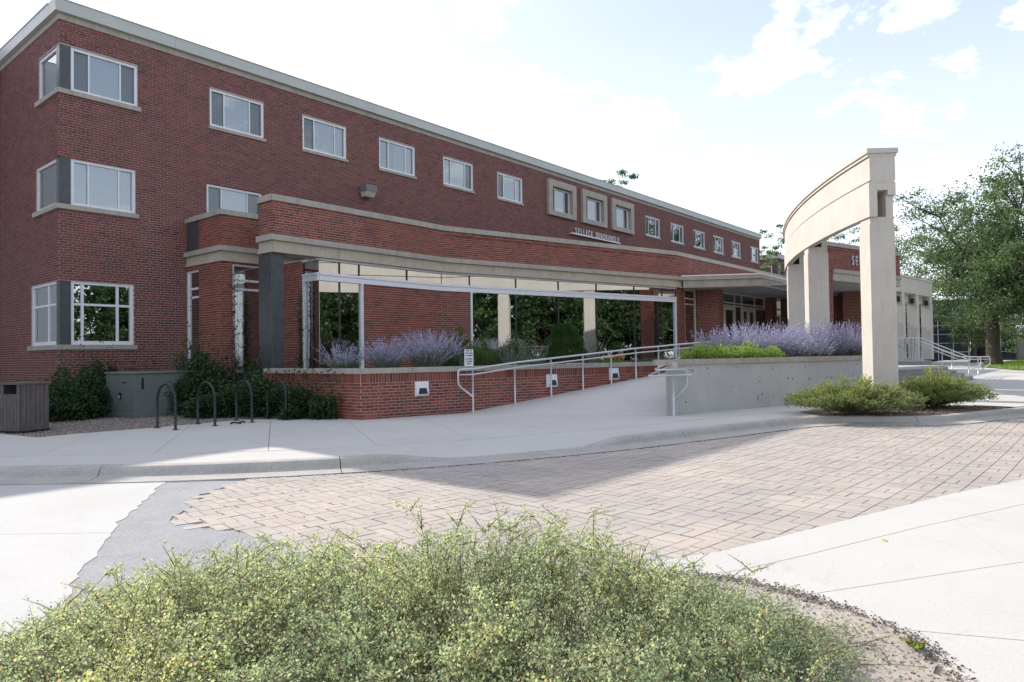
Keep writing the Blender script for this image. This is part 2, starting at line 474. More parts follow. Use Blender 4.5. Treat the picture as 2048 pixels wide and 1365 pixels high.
def lay_bricks(L, z0, z1, openings=(), phase=0.0, header_every=7, soldier_top=False):
    """returns (u0,u1,za,zb,full) of each brick on a wall L long"""
    out = []
    ztop = z1
    if soldier_top:
        zb = z1 - BLEN
        w = COURSE
        n = int(L / w)
        for i in range(n):
            out.append((i * w + JNT / 2, (i + 1) * w - JNT / 2, zb + JNT / 2, z1 - 0.002, False))
        ztop = zb
    n = int(math.ceil((ztop - z0) / COURSE - 1e-6))
    for c in range(n):
        zb = ztop - c * COURSE; za = zb - COURSE
        if za < z0: za = z0
        if zb - za < 0.02: continue
        zm = 0.5 * (za + zb)
        # free intervals of this course
        iv = [(0.0, L)]
        for (a, b, p, q) in openings:
            if p - 0.012 < zm < q + 0.012:
                nx = []
                for (s, e) in iv:
                    if b <= s or a >= e: nx.append((s, e))
                    else:
                        if a > s: nx.append((s, a))
                        if b < e: nx.append((b, e))
                iv = nx
        if header_every and c % header_every == 3:
            pat = [BLEN, BLEN / 2]; u = -BLEN * 0.25
        else:
            pat = [BLEN]; u = -BLEN * (0.5 if c % 2 else 0.0)
        u += phase - BLEN * 2
        k = 0
        while u < L:
            w = pat[k % len(pat)]; k += 1
            a, b = u + JNT / 2, u + w - JNT / 2
            u += w
            for (s, e) in iv:
                aa, bb = max(a, s), min(b, e)
                if bb - aa > 0.018:
                    out.append((aa, bb, za + JNT / 2, zb - JNT / 2, abs((bb - aa) - (BLEN - JNT)) < 1e-4 and zb - za > 0.066))
    return out

BOXF = np.array([(0, 1, 5, 4), (1, 2, 6, 5), (3, 0, 4, 7), (4, 5, 6, 7), (3, 2, 1, 0)])
def bricks_mesh(name, items, mat, proud=0.006, tints=None, relief=0.0025):
    """items: list of (O, d, n, u0,u1,za,zb)"""
    n = len(items)
    O = np.array([i[0] for i in items]); D = np.array([i[1] for i in items]); Nn = np.array([i[2] for i in items])
    u0, u1, za, zb = (np.array([i[k] for i in items]) for k in (3, 4, 5, 6))
    pr = proud + rng.uniform(-relief, relief, n)
    V = np.zeros((n, 8, 3))
    for k, (uu, zz, out) in enumerate([(u0, za, 1), (u1, za, 1), (u1, za, 0), (u0, za, 0), (u0, zb, 1), (u1, zb, 1), (u1, zb, 0), (u0, zb, 0)]):
        xy = O + D * uu[:, None] + Nn * ((pr if out else -0.004) * np.ones(n))[:, None]
        V[:, k, :2] = xy; V[:, k, 2] = zz
    F = (BOXF[None] + 8 * np.arange(n)[:, None, None]).reshape(-1, 4)
    t = rng.beta(2.2, 2.2, n) if tints is None else tints
    return fast_mesh(name, V.reshape(-1, 3), F, mat, np.repeat(t, 5))

_brick_protos = {}
def brick_proto(mat, k):
    key = (mat.name, k)
    if key not in _brick_protos:
        w, h, p = BLEN - JNT, COURSE - JNT, 0.0065
        V = [(0, 0.004, 0), (w, 0.004, 0), (w, 0.004, h), (0, 0.004, h), (0.002, -p, 0.002), (w - 0.002, -p, 0.002), (w - 0.002, -p, h - 0.002), (0.002, -p, h - 0.002)]
        F = [(4, 5, 6, 7), (0, 1, 5, 4), (1, 2, 6, 5), (2, 3, 7, 6), (3, 0, 4, 7)]
        _brick_protos[key] = fast_mesh('brick', V, F, mat, np.full(5, [0.12, 0.25, 0.36, 0.46, 0.55, 0.66, 0.78, 0.93][k]))
    return _brick_protos[key]

class Masonry:
    """the brickwork of one building: mortar walls with openings, and bricks laid on them"""
    def __init__(self, root, mat, n_single=300):
        self.root, self.mat, self.ns = root, mat, n_single
        self.items = []; self.full = []
        self.mb = MB()
    def wall(self, O, d, L, z0, z1, openings=(), reveal=0.12, phase=0.0, soldier_top=False, bricks=True, header_every=7):
        O, d, n = frame2d(O, d)
        us = sorted({0.0, L} | {max(0, min(L, x)) for o in openings for x in o[:2]})
        zs = sorted({z0, z1} | {max(z0, min(z1, x)) for o in openings for x in o[2:]})
        def P(u, z, out=0.0):
            q = O + d * u + n * out
            return (q[0], q[1], z)
        for i in range(len(us) - 1):
            for j in range(len(zs) - 1):
                um, zm = (us[i] + us[i + 1]) / 2, (zs[j] + zs[j + 1]) / 2
                if any(a < um < b and p < zm < q for a, b, p, q in openings): continue
                self.mb.quad(P(us[i], zs[j]), P(us[i + 1], zs[j]), P(us[i + 1], zs[j + 1]), P(us[i], zs[j + 1]))
        for a, b, p, q in openings:
            if reveal:
                for (ua, zau, ub, zbu) in ((a, p, a, q), (b, q, b, p), (a, q, b, q), (b, p, a, p)):
                    if ua == ub and (ua <= 1e-6 or ua >= L - 1e-6): continue
                    self.mb.quad(P(ua, zau), P(ub, zbu), P(ub, zbu, -reveal), P(ua, zau, -reveal))
        if bricks:
            for (u0, u1, za, zb, full) in lay_bricks(L, z0, z1, openings, phase, header_every, soldier_top):
                self.items.append((O, d, n, u0, u1, za, zb, full))
    def finish(self, part_name='wall', single_filter=None):
        wall = self.mb.build(part_name, M_MORTAR, self.root)
        cand = []
        for i, it in enumerate(self.items):
            if it[7]:
                c = it[0] + it[1] * (it[3] + 0.1)
                if single_filter is None or single_filter(c[0], c[1], it[5]):
                    cand.append((c[0] ** 2 + c[1] ** 2 + (it[5] - CAM_Z) ** 2, i))
        cand.sort()
        single = {i for _, i in cand[:self.ns]}
        rest = [it for i, it in enumerate(self.items) if i not in single]
        o = put('brickwork', bricks_mesh('brickwork', rest, self.mat), wall)
        o['kind'] = 'stuff'
        winv = world_of(wall).inverted()
        for i in sorted(single):
            O, d, n, u0, u1, za, zb, _ = self.items[i]
            b = bpy.data.objects.new('brick', brick_proto(self.mat, int(rng.integers(0, 8))))
            link(b, wall)
            p = O + d * u0
            b.matrix_parent_inverse = winv
            b.location = (p[0], p[1], za)
            b.rotation_euler = (0, 0, math.atan2(d[1], d[0]))
        return wall

# ------------------------------------------------------------------ windows (front faces -Y locally, origin at lower left of the opening)
_win_cache = {}
def pane_mesh(name, x0, z0, x1, z1, y, mat):
    return fast_mesh(name, [(x0, y, z0), (x1, y, z0), (x1, y, z1), (x0, y, z1)], [(0, 1, 2, 3)], mat)

def frame_mesh(name, w, h, fw, cols, rows, mull, depth, mat, bottom=None, y=0.0):
    mb = MB()
    fb = bottom or fw
    mb.box(0, y, 0, fw, y + depth, h); mb.box(w - fw, y, 0, w, y + depth, h)
    mb.box(fw, y + 0.002, 0, w - fw, y + depth, fb); mb.box(fw, y + 0.002, h - fw, w - fw, y + depth, h)
    for c in cols: mb.box(c - mull / 2, y + 0.012, fb, c + mull / 2, y + depth - 0.01, h - fw)
    xs = [fw] + [c for c in cols] + [w - fw]
    for r in rows:
        for i in range(len(xs) - 1):
            a = xs[i] + (mull / 2 if i else 0); b = xs[i + 1] - (mull / 2 if i < len(xs) - 2 else 0)
            mb.box(a, y + 0.016, r - mull / 2, b, y + depth - 0.012, r + mull / 2)
    return fast_mesh(name, mb.v, mb.f, mat)

def blind_mesh(x0, x1, z0, z1, y, pitch=0.085, amp=0.04, seed=0):
    r = np.random.default_rng(seed)
    n = max(2, int((x1 - x0) / pitch)); V = []; F = []
    xs = np.linspace(x0, x1, n + 1)
    pts = []
    for i in range(n):
        a, b = xs[i], xs[i + 1]
        tw = amp * (1 + r.uniform(-.4, .4))
        pts += [(a, y), (a + (b - a) * 0.82, y + tw)]
    for (x, yy) in pts: V += [(x, yy, z0), (x, yy, z1)]
    for i in range(len(pts) - 1): F.append((2 * i, 2 * i + 2, 2 * i + 3, 2 * i + 1))
    return fast_mesh('blind', V, F, M_BLIND)

def sliding_window(root, x, y, z, w, h, rz=0.0, sill=True, seed=0, blind='full', label=None):
    """three-light sliding window set into a wall: window > pane x3, screen x2, blind, sill"""
    key = ('sl', round(w, 3), round(h, 3))
    if key not in _win_cache:
        c1, c2 = w * 0.265, w * 0.735
        _win_cache[key] = dict(
            frame=frame_mesh('window', w, h, 0.075, (c1, c2), (), 0.035, 0.09, M_WHITE),
            panes=[pane_mesh('pane', a, 0.07, b, h - 0.07, yy, M_GLASS) for a, b, yy in ((0.07, c1 - .01, 0.062), (c1 + .012, c2 - .012, 0.04), (c2 + .01, w - 0.07, 0.062))],
            scr=[pane_mesh('screen', a, 0.075, b, h - 0.075, 0.075, M_SCREEN) for a, b in ((0.075, c1 - .012), (c2 + .012, w - 0.075))],
            sill=fast_mesh('sill', *(lambda m: (m.v, m.f))(MB().box(-0.03, -0.075, -0.095, w + 0.06, 0.09, -0.002)), M_LIMECAP))
    W = _win_cache[key]
    f = bpy.data.objects.new('window', W['frame']); link(f, root)
    f.matrix_parent_inverse = world_of(root).inverted()
    f.location = (x, y, z); f.rotation_euler = (0, 0, rz)
    def sub(name, me):
        o = bpy.data.objects.new(name, me); link(o, f); return o
    for i, me in enumerate(W['panes']): sub('pane', me)
    r = np.random.default_rng(seed + 11)
    if r.random() < 0.8: sub('screen', mesh_half_screen(w, h, 0, seed))
    if r.random() < 0.8: sub('screen', mesh_half_screen(w, h, 1, seed))
    if blind == 'full': sub('blind', blind_mesh(0.06, w - 0.06, 0.06, h - 0.06, 0.14, seed=seed))
    elif blind == 'half':
        sub('blind', blind_mesh(0.06, w * 0.36, 0.06, h - 0.06, 0.14, 0.05, seed=seed))
    elif blind == 'right':
        sub('blind', blind_mesh(w * 0.48, w - 0.06, 0.06, h - 0.06, 0.14, seed=seed))
    if sill: sub('sill', W['sill'])
    return f

_scr = {}
def mesh_half_screen(w, h, side, seed):
    key = (round(w, 3), round(h, 3), side)
    if key not in _scr:
        c1, c2 = w * 0.265, w * 0.735
        a, b = ((0.075, c1 - .014), (c2 + .014, w - 0.075))[side]
        m, = [M_SCREENMESH]
        _scr[key] = pane_mesh('screen', a, 0.075, b, h - 0.075, 0.03, m)
    return _scr[key]

def mat_screen():
    m, N, L, P = new_mat('insect_screen_mesh')
    out = [n for n in N if n.type == 'OUTPUT_MATERIAL'][0]
    tr = N.new('ShaderNodeBsdfTransparent')
    P.inputs['Base Color'].default_value = (0.12, 0.13, 0.145, 1); P.inputs['Roughness'].default_value = 0.8
    mx = N.new('ShaderNodeMixShader'); mx.inputs[0].default_value = 0.38
    L.new(tr.outputs[0], mx.inputs[1]); L.new(P.outputs[0], mx.inputs[2]); L.new(mx.outputs[0], out.inputs['Surface'])
    return m
M_SCREENMESH = mat_screen()

def grid_window(root, x, y, z, w, h, cols, rows, rz=0.0, fw=0.075, mull=0.06, frame_mat=None, glass=None, name='window', bottom=None, label=None):
    f = put(name, frame_mesh(name, w, h, fw, cols, rows, mull, 0.09, frame_mat or M_WHITE, bottom), root)
    f.location = (x, y, z); f.rotation_euler = (0, 0, rz)
    if label: f['label'] = label
    xs = [fw] + list(cols) + [w - fw]; zs = [bottom or fw] + list(rows) + [h - fw]
    for i in range(len(xs) - 1):
        for j in range(len(zs) - 1):
            a = xs[i] + (mull / 2 if i else 0) - .004; b = xs[i + 1] - (mull / 2 if i < len(xs) - 2 else 0) + .004
            c = zs[j] + (mull / 2 if j else 0) - .004; d = zs[j + 1] - (mull / 2 if j < len(zs) - 2 else 0) + .004
            o = bpy.data.objects.new('pane', pane_mesh('pane', a, c, b, d, 0.045, glass or M_GLASS)); link(o, f)
    return f

# ------------------------------------------------------------------ the setting: ground, road, pavement, kerb
ZR = -0.17
def sheet(name, poly, z, mat, thick=0.0):
    mb = MB(); n = len(poly)
    mb.add([(x, y, z) for x, y in poly], [tuple(range(n))])
    o = mb.build(name, mat)
    o['kind'] = 'structure'
    return o

ground = sheet('ground', [(-700, -700), (900, -700), (900, 900), (-700, 900)], -0.30, M_GROUND)

# kerb line, left to right (the road lies on its right-hand side)
CURB = [(-9.0, 22.0), (-3.0, 16.6), (0.6, 13.1), (2.71, 10.87), (3.94, 9.42), (4.72, 8.70), (5.46, 8.12), (6.29, 7.60), (7.31, 7.02), (8.6, 6.45), (10.12, 5.93),
        (11.83, 5.48), (13.4, 5.1), (14.75, 4.74), (15.5, 4.25), (15.92, 3.55), (16.2, 2.8), (16.75, 2.36), (17.6, 2.12), (18.5, 1.8), (19.72, 1.29), (22.5, 0.2), (26, -1.2), (34, -4.4), (48, -10)]
def resample(P, step):
    P = np.array(P, float); seg = np.hypot(*np.diff(P, axis=0).T); s = np.concatenate([[0], np.cumsum(seg)])
    n = int(s[-1] / step) + 1; t = np.linspace(0, s[-1], n)
    Q = np.stack([np.interp(t, s, P[:, 0]), np.interp(t, s, P[:, 1])], 1)
    for _ in range(3): Q[1:-1] = 0.25 * Q[:-2] + 0.5 * Q[1:-1] + 0.25 * Q[2:]
    return Q
CP = resample(CURB, 0.3)
tg = np.gradient(CP, axis=0); tg /= np.hypot(tg[:, 0], tg[:, 1])[:, None]
CN = np.stack([tg[:, 1], -tg[:, 0]], 1)                     # towards the road
def smoothstep(a, b, x):
    t = np.clip((x - a) / (b - a), 0, 1); return t * t * (3 - 2 * t)
drop = smoothstep(6.2, 7.3, CP[:, 0]) * (1 - smoothstep(9.2, 10.1, CP[:, 0]))    # dropped kerb
CH = 0.14 - 0.125 * drop
prof = [(-0.17, 1.0, 0.0), (-0.03, 1.0, 0.0), (0.0, 0.93, 0.0), (0.035, 0.7, 0.0), (0.07, 0.18, 0.012), (0.10, 0.0, 0.02), (0.24, 0.0, 0.006), (0.40, 0.0, 0.0), (0.405, 0.0, -0.08)]
def curb_piece(i0, i1):
    V = []; F = []
    k = len(prof)
    for i in range(i0, i1 + 1):
        for (off, hf, add) in prof:
            q = CP[i] + CN[i] * off
            V.append((q[0], q[1], ZR + 0.012 + CH[i] * hf + add))
        V.append((CP[i] - CN[i] * 0.17)[0:2].tolist() + [ZR - 0.1])
    k += 1
    n = i1 - i0 + 1
    for i in range(n - 1):
        for j in range(k - 1):
            F.append((i * k + j, (i + 1) * k + j, (i + 1) * k + j + 1, i * k + j + 1))
    F.append(tuple(range(k))); F.append(tuple((n - 1) * k + j for j in range(k - 1, -1, -1)))
    return V, F
kerb = empty('kerb', (float(CP[40][0]), float(CP[40][1]), ZR)); kerb['kind'] = 'structure'
# kerb stones are cast in lengths with a joint between
cuts = [0]
smark = np.concatenate([[0], np.cumsum(np.hypot(*np.diff(CP, axis=0).T))])
nxt = 2.4
for i in range(1, len(CP) - 1):
    if smark[i] >= nxt:
        cuts.append(i); nxt += 3.0
cuts.append(len(CP) - 1)
for a, b in zip(cuts[:-1], cuts[1:]):
    V, F = curb_piece(a, b)
    V = np.array(V)
    c = V.mean(0)
    e = tg[a] * 0.006
    V[:len(prof) + 1, :2] += e; V[-(len(prof) + 1):, :2] -= tg[b] * 0.006
    put('kerb_length', fast_mesh('kerb_length', V, F, M_CURB, smooth=False), kerb)

def clip_half(poly, p, n):
    """part of poly with (x-p).n >= 0"""
    out = []
    m = len(poly)
    for i in range(m):
        a, b = np.array(poly[i]), np.array(poly[(i + 1) % m])
        da, db = (a - p) @ n, (b - p) @ n
        if da >= 0: out.append(tuple(a))
        if da * db < 0:
            t = da / (da - db); out.append(tuple(a + (b - a) * t))
    return out
def poly_area(p):
    return 0.5 * sum(p[i][0] * p[(i + 1) % len(p)][1] - p[(i + 1) % len(p)][0] * p[i][1] for i in range(len(p)))
def cut_slabs(poly, lines):
    polys = [poly]
    for (p, ang) in lines:
        p = np.array(p, float); n = np.array([-math.sin(ang), math.cos(ang)])
        nxt = []
        for q in polys:
            for s in (1, -1):
                c = clip_half(q, p + n * 0.004 * s, n * s)
                if len(c) >= 3 and abs(poly_area(c)) > 0.02: nxt.append(c)
        polys = nxt
    return polys

# pavement along the building: apron strip behind the kerb, then concrete slabs
pavement = empty('pavement', (8, 9, 0)); pavement['kind'] = 'structure'
INSET = 1.0
i_a = int(np.argmin(np.hypot(CP[:, 0] + 6, CP[:, 1] - 19.4))); i_b = int(np.argmin(np.hypot(CP[:, 0] - 15.25, CP[:, 1] - 4.45)))
apron_o = CP[i_a:i_b + 1] - CN[i_a:i_b + 1] * 0.172
apron_i = CP[i_a:i_b + 1] - CN[i_a:i_b + 1] * INSET
V = []; F = []
m = len(apron_o)
for i in range(m):
    zt = ZR + 0.012 + CH[i_a + i]
    V += [(apron_o[i][0], apron_o[i][1], zt), (apron_i[i][0], apron_i[i][1], -0.004)]
for i in range(m - 1): F.append((2 * i, 2 * i + 2, 2 * i + 3, 2 * i + 1))
put('apron', fast_mesh('apron', V, F, M_CONC), pavement)
back = [(21.8, 4.95), (13.66, 7.12), (12.13, 11.46), (9.50, 12.15), (9.46, 12.92), (8.94, 13.61), (8.06, 14.55), (6.25, 14.45), (4.79, 14.56), (4.15, 14.5), (3.9, 16.4), (-4, 24.0)]
front = [tuple(p) for p in apron_i]
poly = front + [(17.2, 5.0), (18.9, 4.6)] + back
lines = [((5.12 + k * 1.32, 8.56 - k * 0.82), math.radians(58.5)) for k in range(-5, 7)] + [((6.7, 11.08), math.radians(-36.5))]
for q in cut_slabs(poly, lines):
    mb = MB(); mb.prism(q, -0.06, 0.0)
    mb.build('slab', M_CONC, pavement)
mb = MB(); mb.prism(poly, -0.09, -0.035); mb.build('joint_bed', M_JOINT, pavement)

# road: brick pavers, an old concrete slab on the left, an asphalt patch between them
road = empty('road', (6, 5, ZR)); road['kind'] = 'structure'
gut = [tuple(CP[i] + CN[i] * 0.41) for i in range(len(CP)) if -9 < CP[i][0] < 40]
mb = MB(); pl = gut + [(40, -14), (10, -9), (-12, 2), (-14, 20)]
mb.add([(x, y, ZR - 0.014) for x, y in pl], [tuple(range(len(pl)))]); mb.build('road_bed', M_JOINT, road)

CONC_EDGE = [(3.93, 8.98), (3.62, 8.42), (3.29, 7.95), (2.9, 7.36), (2.48, 6.68), (2.12, 6.03), (1.5, 4.9), (0.9, 3.8), (0.2, 2.6)]
ASPH_EDGE = [(4.52, 8.2), (4.12, 7.93), (3.73, 7.66), (3.52, 7.30), (3.33, 7.06), (3.01, 6.78), (3.08, 6.33), (3.16, 5.83), (3.2, 5.32), (3.15, 4.6), (2.9, 3.9), (2.6, 3.4)]
left_gut = [p for p in gut if p[0] < 3.9]
def jag(pts, amp, seed, step=0.12):
    r = np.random.default_rng(seed); P = np.array(pts); seg = np.hypot(*np.diff(P, axis=0).T); s = np.concatenate([[0], np.cumsum(seg)])
    t = np.arange(0, s[-1], step)
    Q = np.stack([np.interp(t, s, P[:, 0]), np.interp(t, s, P[:, 1])], 1)
    Q[1:-1] += r.normal(0, amp, (len(t) - 2, 2))
    return [tuple(q) for q in Q] + [tuple(P[-1])]
ce = jag(CONC_EDGE, 0.018, 3)
slab_poly = ce + [(-2, 1.0), (-9, 6), (-13, 20)] + left_gut
for q in cut_slabs(slab_poly, [((2.48, 6.68), math.atan2(6.68 - 7.43, 2.48 - 1.85)), ((-1.0, 8.6), math.radians(52))]):
    mb = MB(); mb.prism(q, ZR - 0.05, ZR); mb.build('road_slab', M_CONCROAD, road)
ae = jag(ASPH_EDGE, 0.03, 5)
mb = MB(); pl = ce[::-1] + [(3.97, 8.93), (4.46, 8.33)] + ae
mb.add([(x, y, ZR - 0.005) for x, y in pl], [tuple(range(len(pl)))]); mb.build('asphalt_patch', M_ASPH, road)

# pavers: rows 0.24 wide, a pair laid along the row then four laid across; the rows bend gently
NEAR_EDGE = [(30, -6.0), (16, -1.55), (9.94, 0.67), (8.49, 1.20), (6.74, 1.72), (5.70, 2.02), (5.12, 2.20), (4.82, 2.34), (4.3, 2.62), (3.6, 2.85), (2.7, 3.08)]
def point_in(poly):
    P = np.array(poly); x1, y1 = P[:, 0], P[:, 1]; x2, y2 = np.roll(x1, -1), np.roll(y1, -1)
    def f(X, Y):
        c = np.zeros(len(X), bool)
        for a, b, cc, d in zip(x1, y1, x2, y2):
            if b == d: continue
            hit = ((b > Y) != (d > Y)) & (X < (cc - a) * (Y - b) / (d - b) + a)
            c ^= hit
        return c
    return f
brick_poly = [p for p in gut if p[0] > 4.55 and p[0] < 30] + [p for p in NEAR_EDGE] + ae[::-1]
inside = point_in(brick_poly)
def row_bend(x):          # sideways drift of a row: heading about -15 degrees on the left, level on the right
    x = np.asarray(x, float)
    return 1.15 * np.exp(-(x - 1.0) / 4.2)
PW = 0.12
cells = []
for r in range(-40, 60):
    off = (r % 3) * 2 * PW + (0.03 * math.sin(r * 2.1))
    x = 0.6 + off - 1.0
    y = r * 2 * PW
    while x < 30:
        cells.append((x, y, 2 * PW, PW)); cells.append((x, y + PW, 2 * PW, PW))
        for k in range(4): cells.append((x + 2 * PW + k * PW, y, PW, 2 * PW))
        x += 6 * PW
C = np.array(cells)
cxm, cym = C[:, 0] + C[:, 2] / 2, C[:, 1] + C[:, 3] / 2
WX, WY = cxm, cym + row_bend(cxm)
# the cut edge along gutter and apron is hidden under their concrete, so pavers may run beneath it
grown = [tuple(np.array(p) - CN[int(np.argmin(np.hypot(CP[:, 0] - p[0], CP[:, 1] - p[1])))] * 0.14) for p in gut if 4.55 < p[0] < 30] + [(x - .02, y - .16) for x, y in NEAR_EDGE if x > 4.2] + [p for p in NEAR_EDGE if p[0] <= 4.2] + ae[::-1]
keep = point_in(grown)(WX, WY)
C, WX, WY = C[keep], WX[keep], WY[keep]
n = len(C)
slope = (row_bend(WX + 0.05) - row_bend(WX - 0.05)) / 0.1
ang = np.arctan(slope)
lift = np.clip(rng.normal(0, 0.0013, n), -.003, .003)
ptint = np.clip(rng.beta(2, 2, n) * 0.75 + 0.25 * (0.5 + 0.5 * np.sin(WX * 0.9 + WY * 1.7)), 0, 1)
pick = np.argsort(WX ** 2 + WY ** 2 + 1e3 * ((WX * math.sin(PSI) - WY * math.cos(PSI)) / (WX * math.cos(PSI) + WY * math.sin(PSI)) < 0.18))[:300]
single = np.zeros(n, bool); single[pick] = True
hw, hh = C[:, 2] / 2 - 0.0013, C[:, 3] / 2 - 0.0030
V = np.zeros((n, 8, 3))
cs, sn = np.cos(ang), np.sin(ang)
for k, (sx, sy, up) in enumerate([(-1, -1, 0), (1, -1, 0), (1, 1, 0), (-1, 1, 0), (-1, -1, 1), (1, -1, 1), (1, 1, 1), (-1, 1, 1)]):
    q = 0.0022 if up else 0
    lx, ly = sx * (hw - q), sy * (hh - q)
    V[:, k, 0] = WX + lx * cs - ly * sn; V[:, k, 1] = WY + lx * sn + ly * cs
    V[:, k, 2] = (ZR + lift) if up else ZR - 0.04
PF = np.array([(4, 5, 6, 7), (0, 1, 5, 4), (1, 2, 6, 5), (2, 3, 7, 6), (3, 0, 4, 7)])
VR = V[~single]
o = put('pavers', fast_mesh('pavers', VR.reshape(-1, 3), (PF[None] + 8 * np.arange(len(VR))[:, None, None]).reshape(-1, 4), M_PAVER, np.repeat(ptint[~single], 5)), road)
o['kind'] = 'stuff'
pav_protos = {}
for i in np.where(single)[0]:
    orient = C[i, 2] > C[i, 3]
    tb = int(ptint[i] * 7.99)
    key = (orient, tb)
    if key not in pav_protos:
        a, b = (PW - .0013, PW / 2 - .0030) if orient else (PW / 2 - .0013, PW - .0030)
        q = .0022
        v = [(-a, -b, -.04), (a, -b, -.04), (a, b, -.04), (-a, b, -.04), (-a + q, -b + q, 0), (a - q, -b + q, 0), (a - q, b - q, 0), (-a + q, b - q, 0)]
        pav_protos[key] = fast_mesh('paver', v, PF, M_PAVER, np.full(5, (tb + .5) / 8))
    ob = bpy.data.objects.new('paver', pav_protos[key]); link(ob, road)
    ob.matrix_parent_inverse = world_of(road).inverted()
    ob.location = (WX[i], WY[i], ZR + lift[i]); ob.rotation_euler = (0, 0, ang[i])

# near pavement: wide concrete apron and slabs, bare soil bed in the bend
near = empty('near_pavement', (6, 1.2, ZR)); near['kind'] = 'structure'
DIRT = [(4.45, 2.09), (4.54, 1.85), (4.50, 1.6), (4.45, 1.37), (4.38, 1.17), (4.28, 0.98), (4.18, 0.81), (4.05, 0.68), (3.73, 0.50), (3.3, 0.36), (2.7, 0.28)]
CRACK = [(30, -6.9), (16, -2.3), (8.04, 0.69), (6.71, 1.21), (5.3, 1.70), (4.72, 1.92), (4.45, 2.09)]
ne = [p for p in NEAR_EDGE if p[0] > 4.2]
q1 = ne + [(4.45, 2.093)] + CRACK[::-1][1:]
mb = MB(); mb.prism([p for p in q1], ZR - 0.1, ZR + 0.007); mb.build('kerb_apron', M_CONC, near)
q2 = [(x, y - 0.012) for x, y in CRACK] + DIRT[1:] + [(2.0, -1.5), (6, -9), (30, -18)]
for q in cut_slabs(q2, [((4.49, 1.40), math.atan2(0.47 - 1.40, 6.01 - 4.49)), ((6.01, 0.47), math.atan2(0.53 - 0.47, 7.5 - 6.01) + 0.35), ((4.29, 0.70), math.atan2(0.32 - 0.70, 4.45 - 4.29))]):
    mb = MB(); mb.prism(q, ZR - 0.1, ZR + 0.008); mb.build('slab', M_CONC, near)

# soil bed under the foreground shrubs: a gently humped sheet
bedp = [(4.445, 2.08), (4.3, 2.6), (3.6, 2.84), (2.6, 3.09), (1.2, 3.6), (0.9, 3.78), (0.2, 2.6), (-1.6, 1.2), (-1.0, -2.0), (2.0, -1.5), (2.7, 0.285)] + DIRT[::-1][1:-1]
inb = point_in(bedp)
gx, gy = np.meshgrid(np.arange(-1.8, 4.7, 0.06), np.arange(-2.2, 4.0, 0.06))
idx = -np.ones(gx.shape, int); V = []; F = []
ok = inb(gx.ravel(), gy.ravel()).reshape(gx.shape)
for i in range(gx.shape[0]):
    for j in range(gx.shape[1]):
        if ok[i, j]:
            idx[i, j] = len(V)
            V.append((gx[i, j], gy[i, j], ZR + 0.012 + 0.02 * math.sin(gx[i, j] * 3.1) * math.sin(gy[i, j] * 2.7) + rng.normal(0, 0.006)))
for i in range(gx.shape[0] - 1):
    for j in range(gx.shape[1] - 1):
        a = (idx[i, j], idx[i, j + 1], idx[i + 1, j + 1], idx[i + 1, j])
        if min(a) >= 0: F.append(a)
soil = put('soil', fast_mesh('soil', V, F, M_DIRT, smooth=True)); soil['kind'] = 'structure'
mb = MB(); mb.add([(x, y, ZR - 0.03) for x, y in bedp], [tuple(range(len(bedp)))]); so = mb.build('soil_base', M_DIRT, soil)

# gravel strip by the building and mulch island round the portico
sheet('gravel', [(4.15, 14.5), (4.79, 14.56), (6.25, 14.45), (8.06, 14.55), (8.94, 13.61), (9.46, 12.92), (9.46, 20.4), (6.35, 20.4), (6.35, 25.5), (-4, 25.5), (-4, 24.0), (3.9, 16.4)], -0.02, M_GRAVEL)
isl = [tuple(CP[i] - CN[i] * 0.172) for i in range(i_b + 1, len(CP)) if CP[i][0] < 19.6]
sheet('mulch_bed', isl + [(20.0, 2.1), (19.2, 3.4), (18.9, 4.6), (17.2, 5.0), tuple(apron_i[-1]), tuple(apron_o[-1])], -0.012, M_MULCH)
# plaza to the right of the portico, in front of the steps
plaza_e = [tuple(CP[i] - CN[i] * 0.172) for i in range(len(CP)) if 19.6 < CP[i][0] < 60]
sheet('plaza', [(19.2, 3.4), (20.0, 2.1)] + plaza_e + [(70, -14), (70, 5.5), (50, 7.5), (46, 14), (27, 12.5), (22, 5.2), (18.9, 5.1)], -0.006, M_CONC)
sheet('far_lane', [(50, 7.6), (70, 5.6), (70, 3.4), (140, 2), (140, 16), (90, 14), (46, 14)], 0.0, M_CONC)
lawn_poly = [(53, 3.6), (62, 6.6), (76, 7.0), (120, 7.0), (120, -30), (60, -20)]
sheet('lawn', lawn_poly, 0.03, M_GRASS)

# ------------------------------------------------------------------ long brick dormitory block
XC, Y0, XE = 6.35, 20.4, 55.5
ZB = 10.22
dorm = empty('dormitory_block', (XC, Y0, 0), 'long three-storey dark red brick block with metal roof edge', 'building')
mas = Masonry(dorm, M_BRICK)
Z3, H3, Z2, H2, Z1, H1 = 8.42, 1.16, 5.42, 1.22, 1.78, 1.66
w3 = [(10.35, 1.80), (13.58, 1.80), (16.87, 1.80), (20.22, 1.80), (23.60, 1.80), (37.05, 1.78), (40.28, 1.78), (43.51, 1.76), (46.68, 1.74), (49.85, 1.7), (53.55, 1.62)]
f3 = [27.58, 30.52, 33.42]
FW = 1.70
ops = [(0.0, 8.28 - XC, Z3, Z3 + H3), (0.0, 8.22 - XC, Z2, Z2 + H2), (10.24 - XC, 12.06 - XC, Z2, Z2 + H2)]
ops += [(x - XC, x + w - XC, Z3, Z3 + H3) for x, w in w3]
ops += [(x - XC, x + FW - XC, Z3 + 0.02, Z3 + H3 + 0.05) for x in f3]
mas.wall((XC, Y0), (1, 0), XE - XC, 5.28, ZB, ops)
mas.wall((XC, Y0), (1, 0), 9.64 - XC, -0.3, 5.28, [(0.0, 8.16 - XC, Z1, Z1 + H1)])
YW = 25.5
def side_op(y1, z, h): return (YW - y1, YW - Y0, z, z + h)
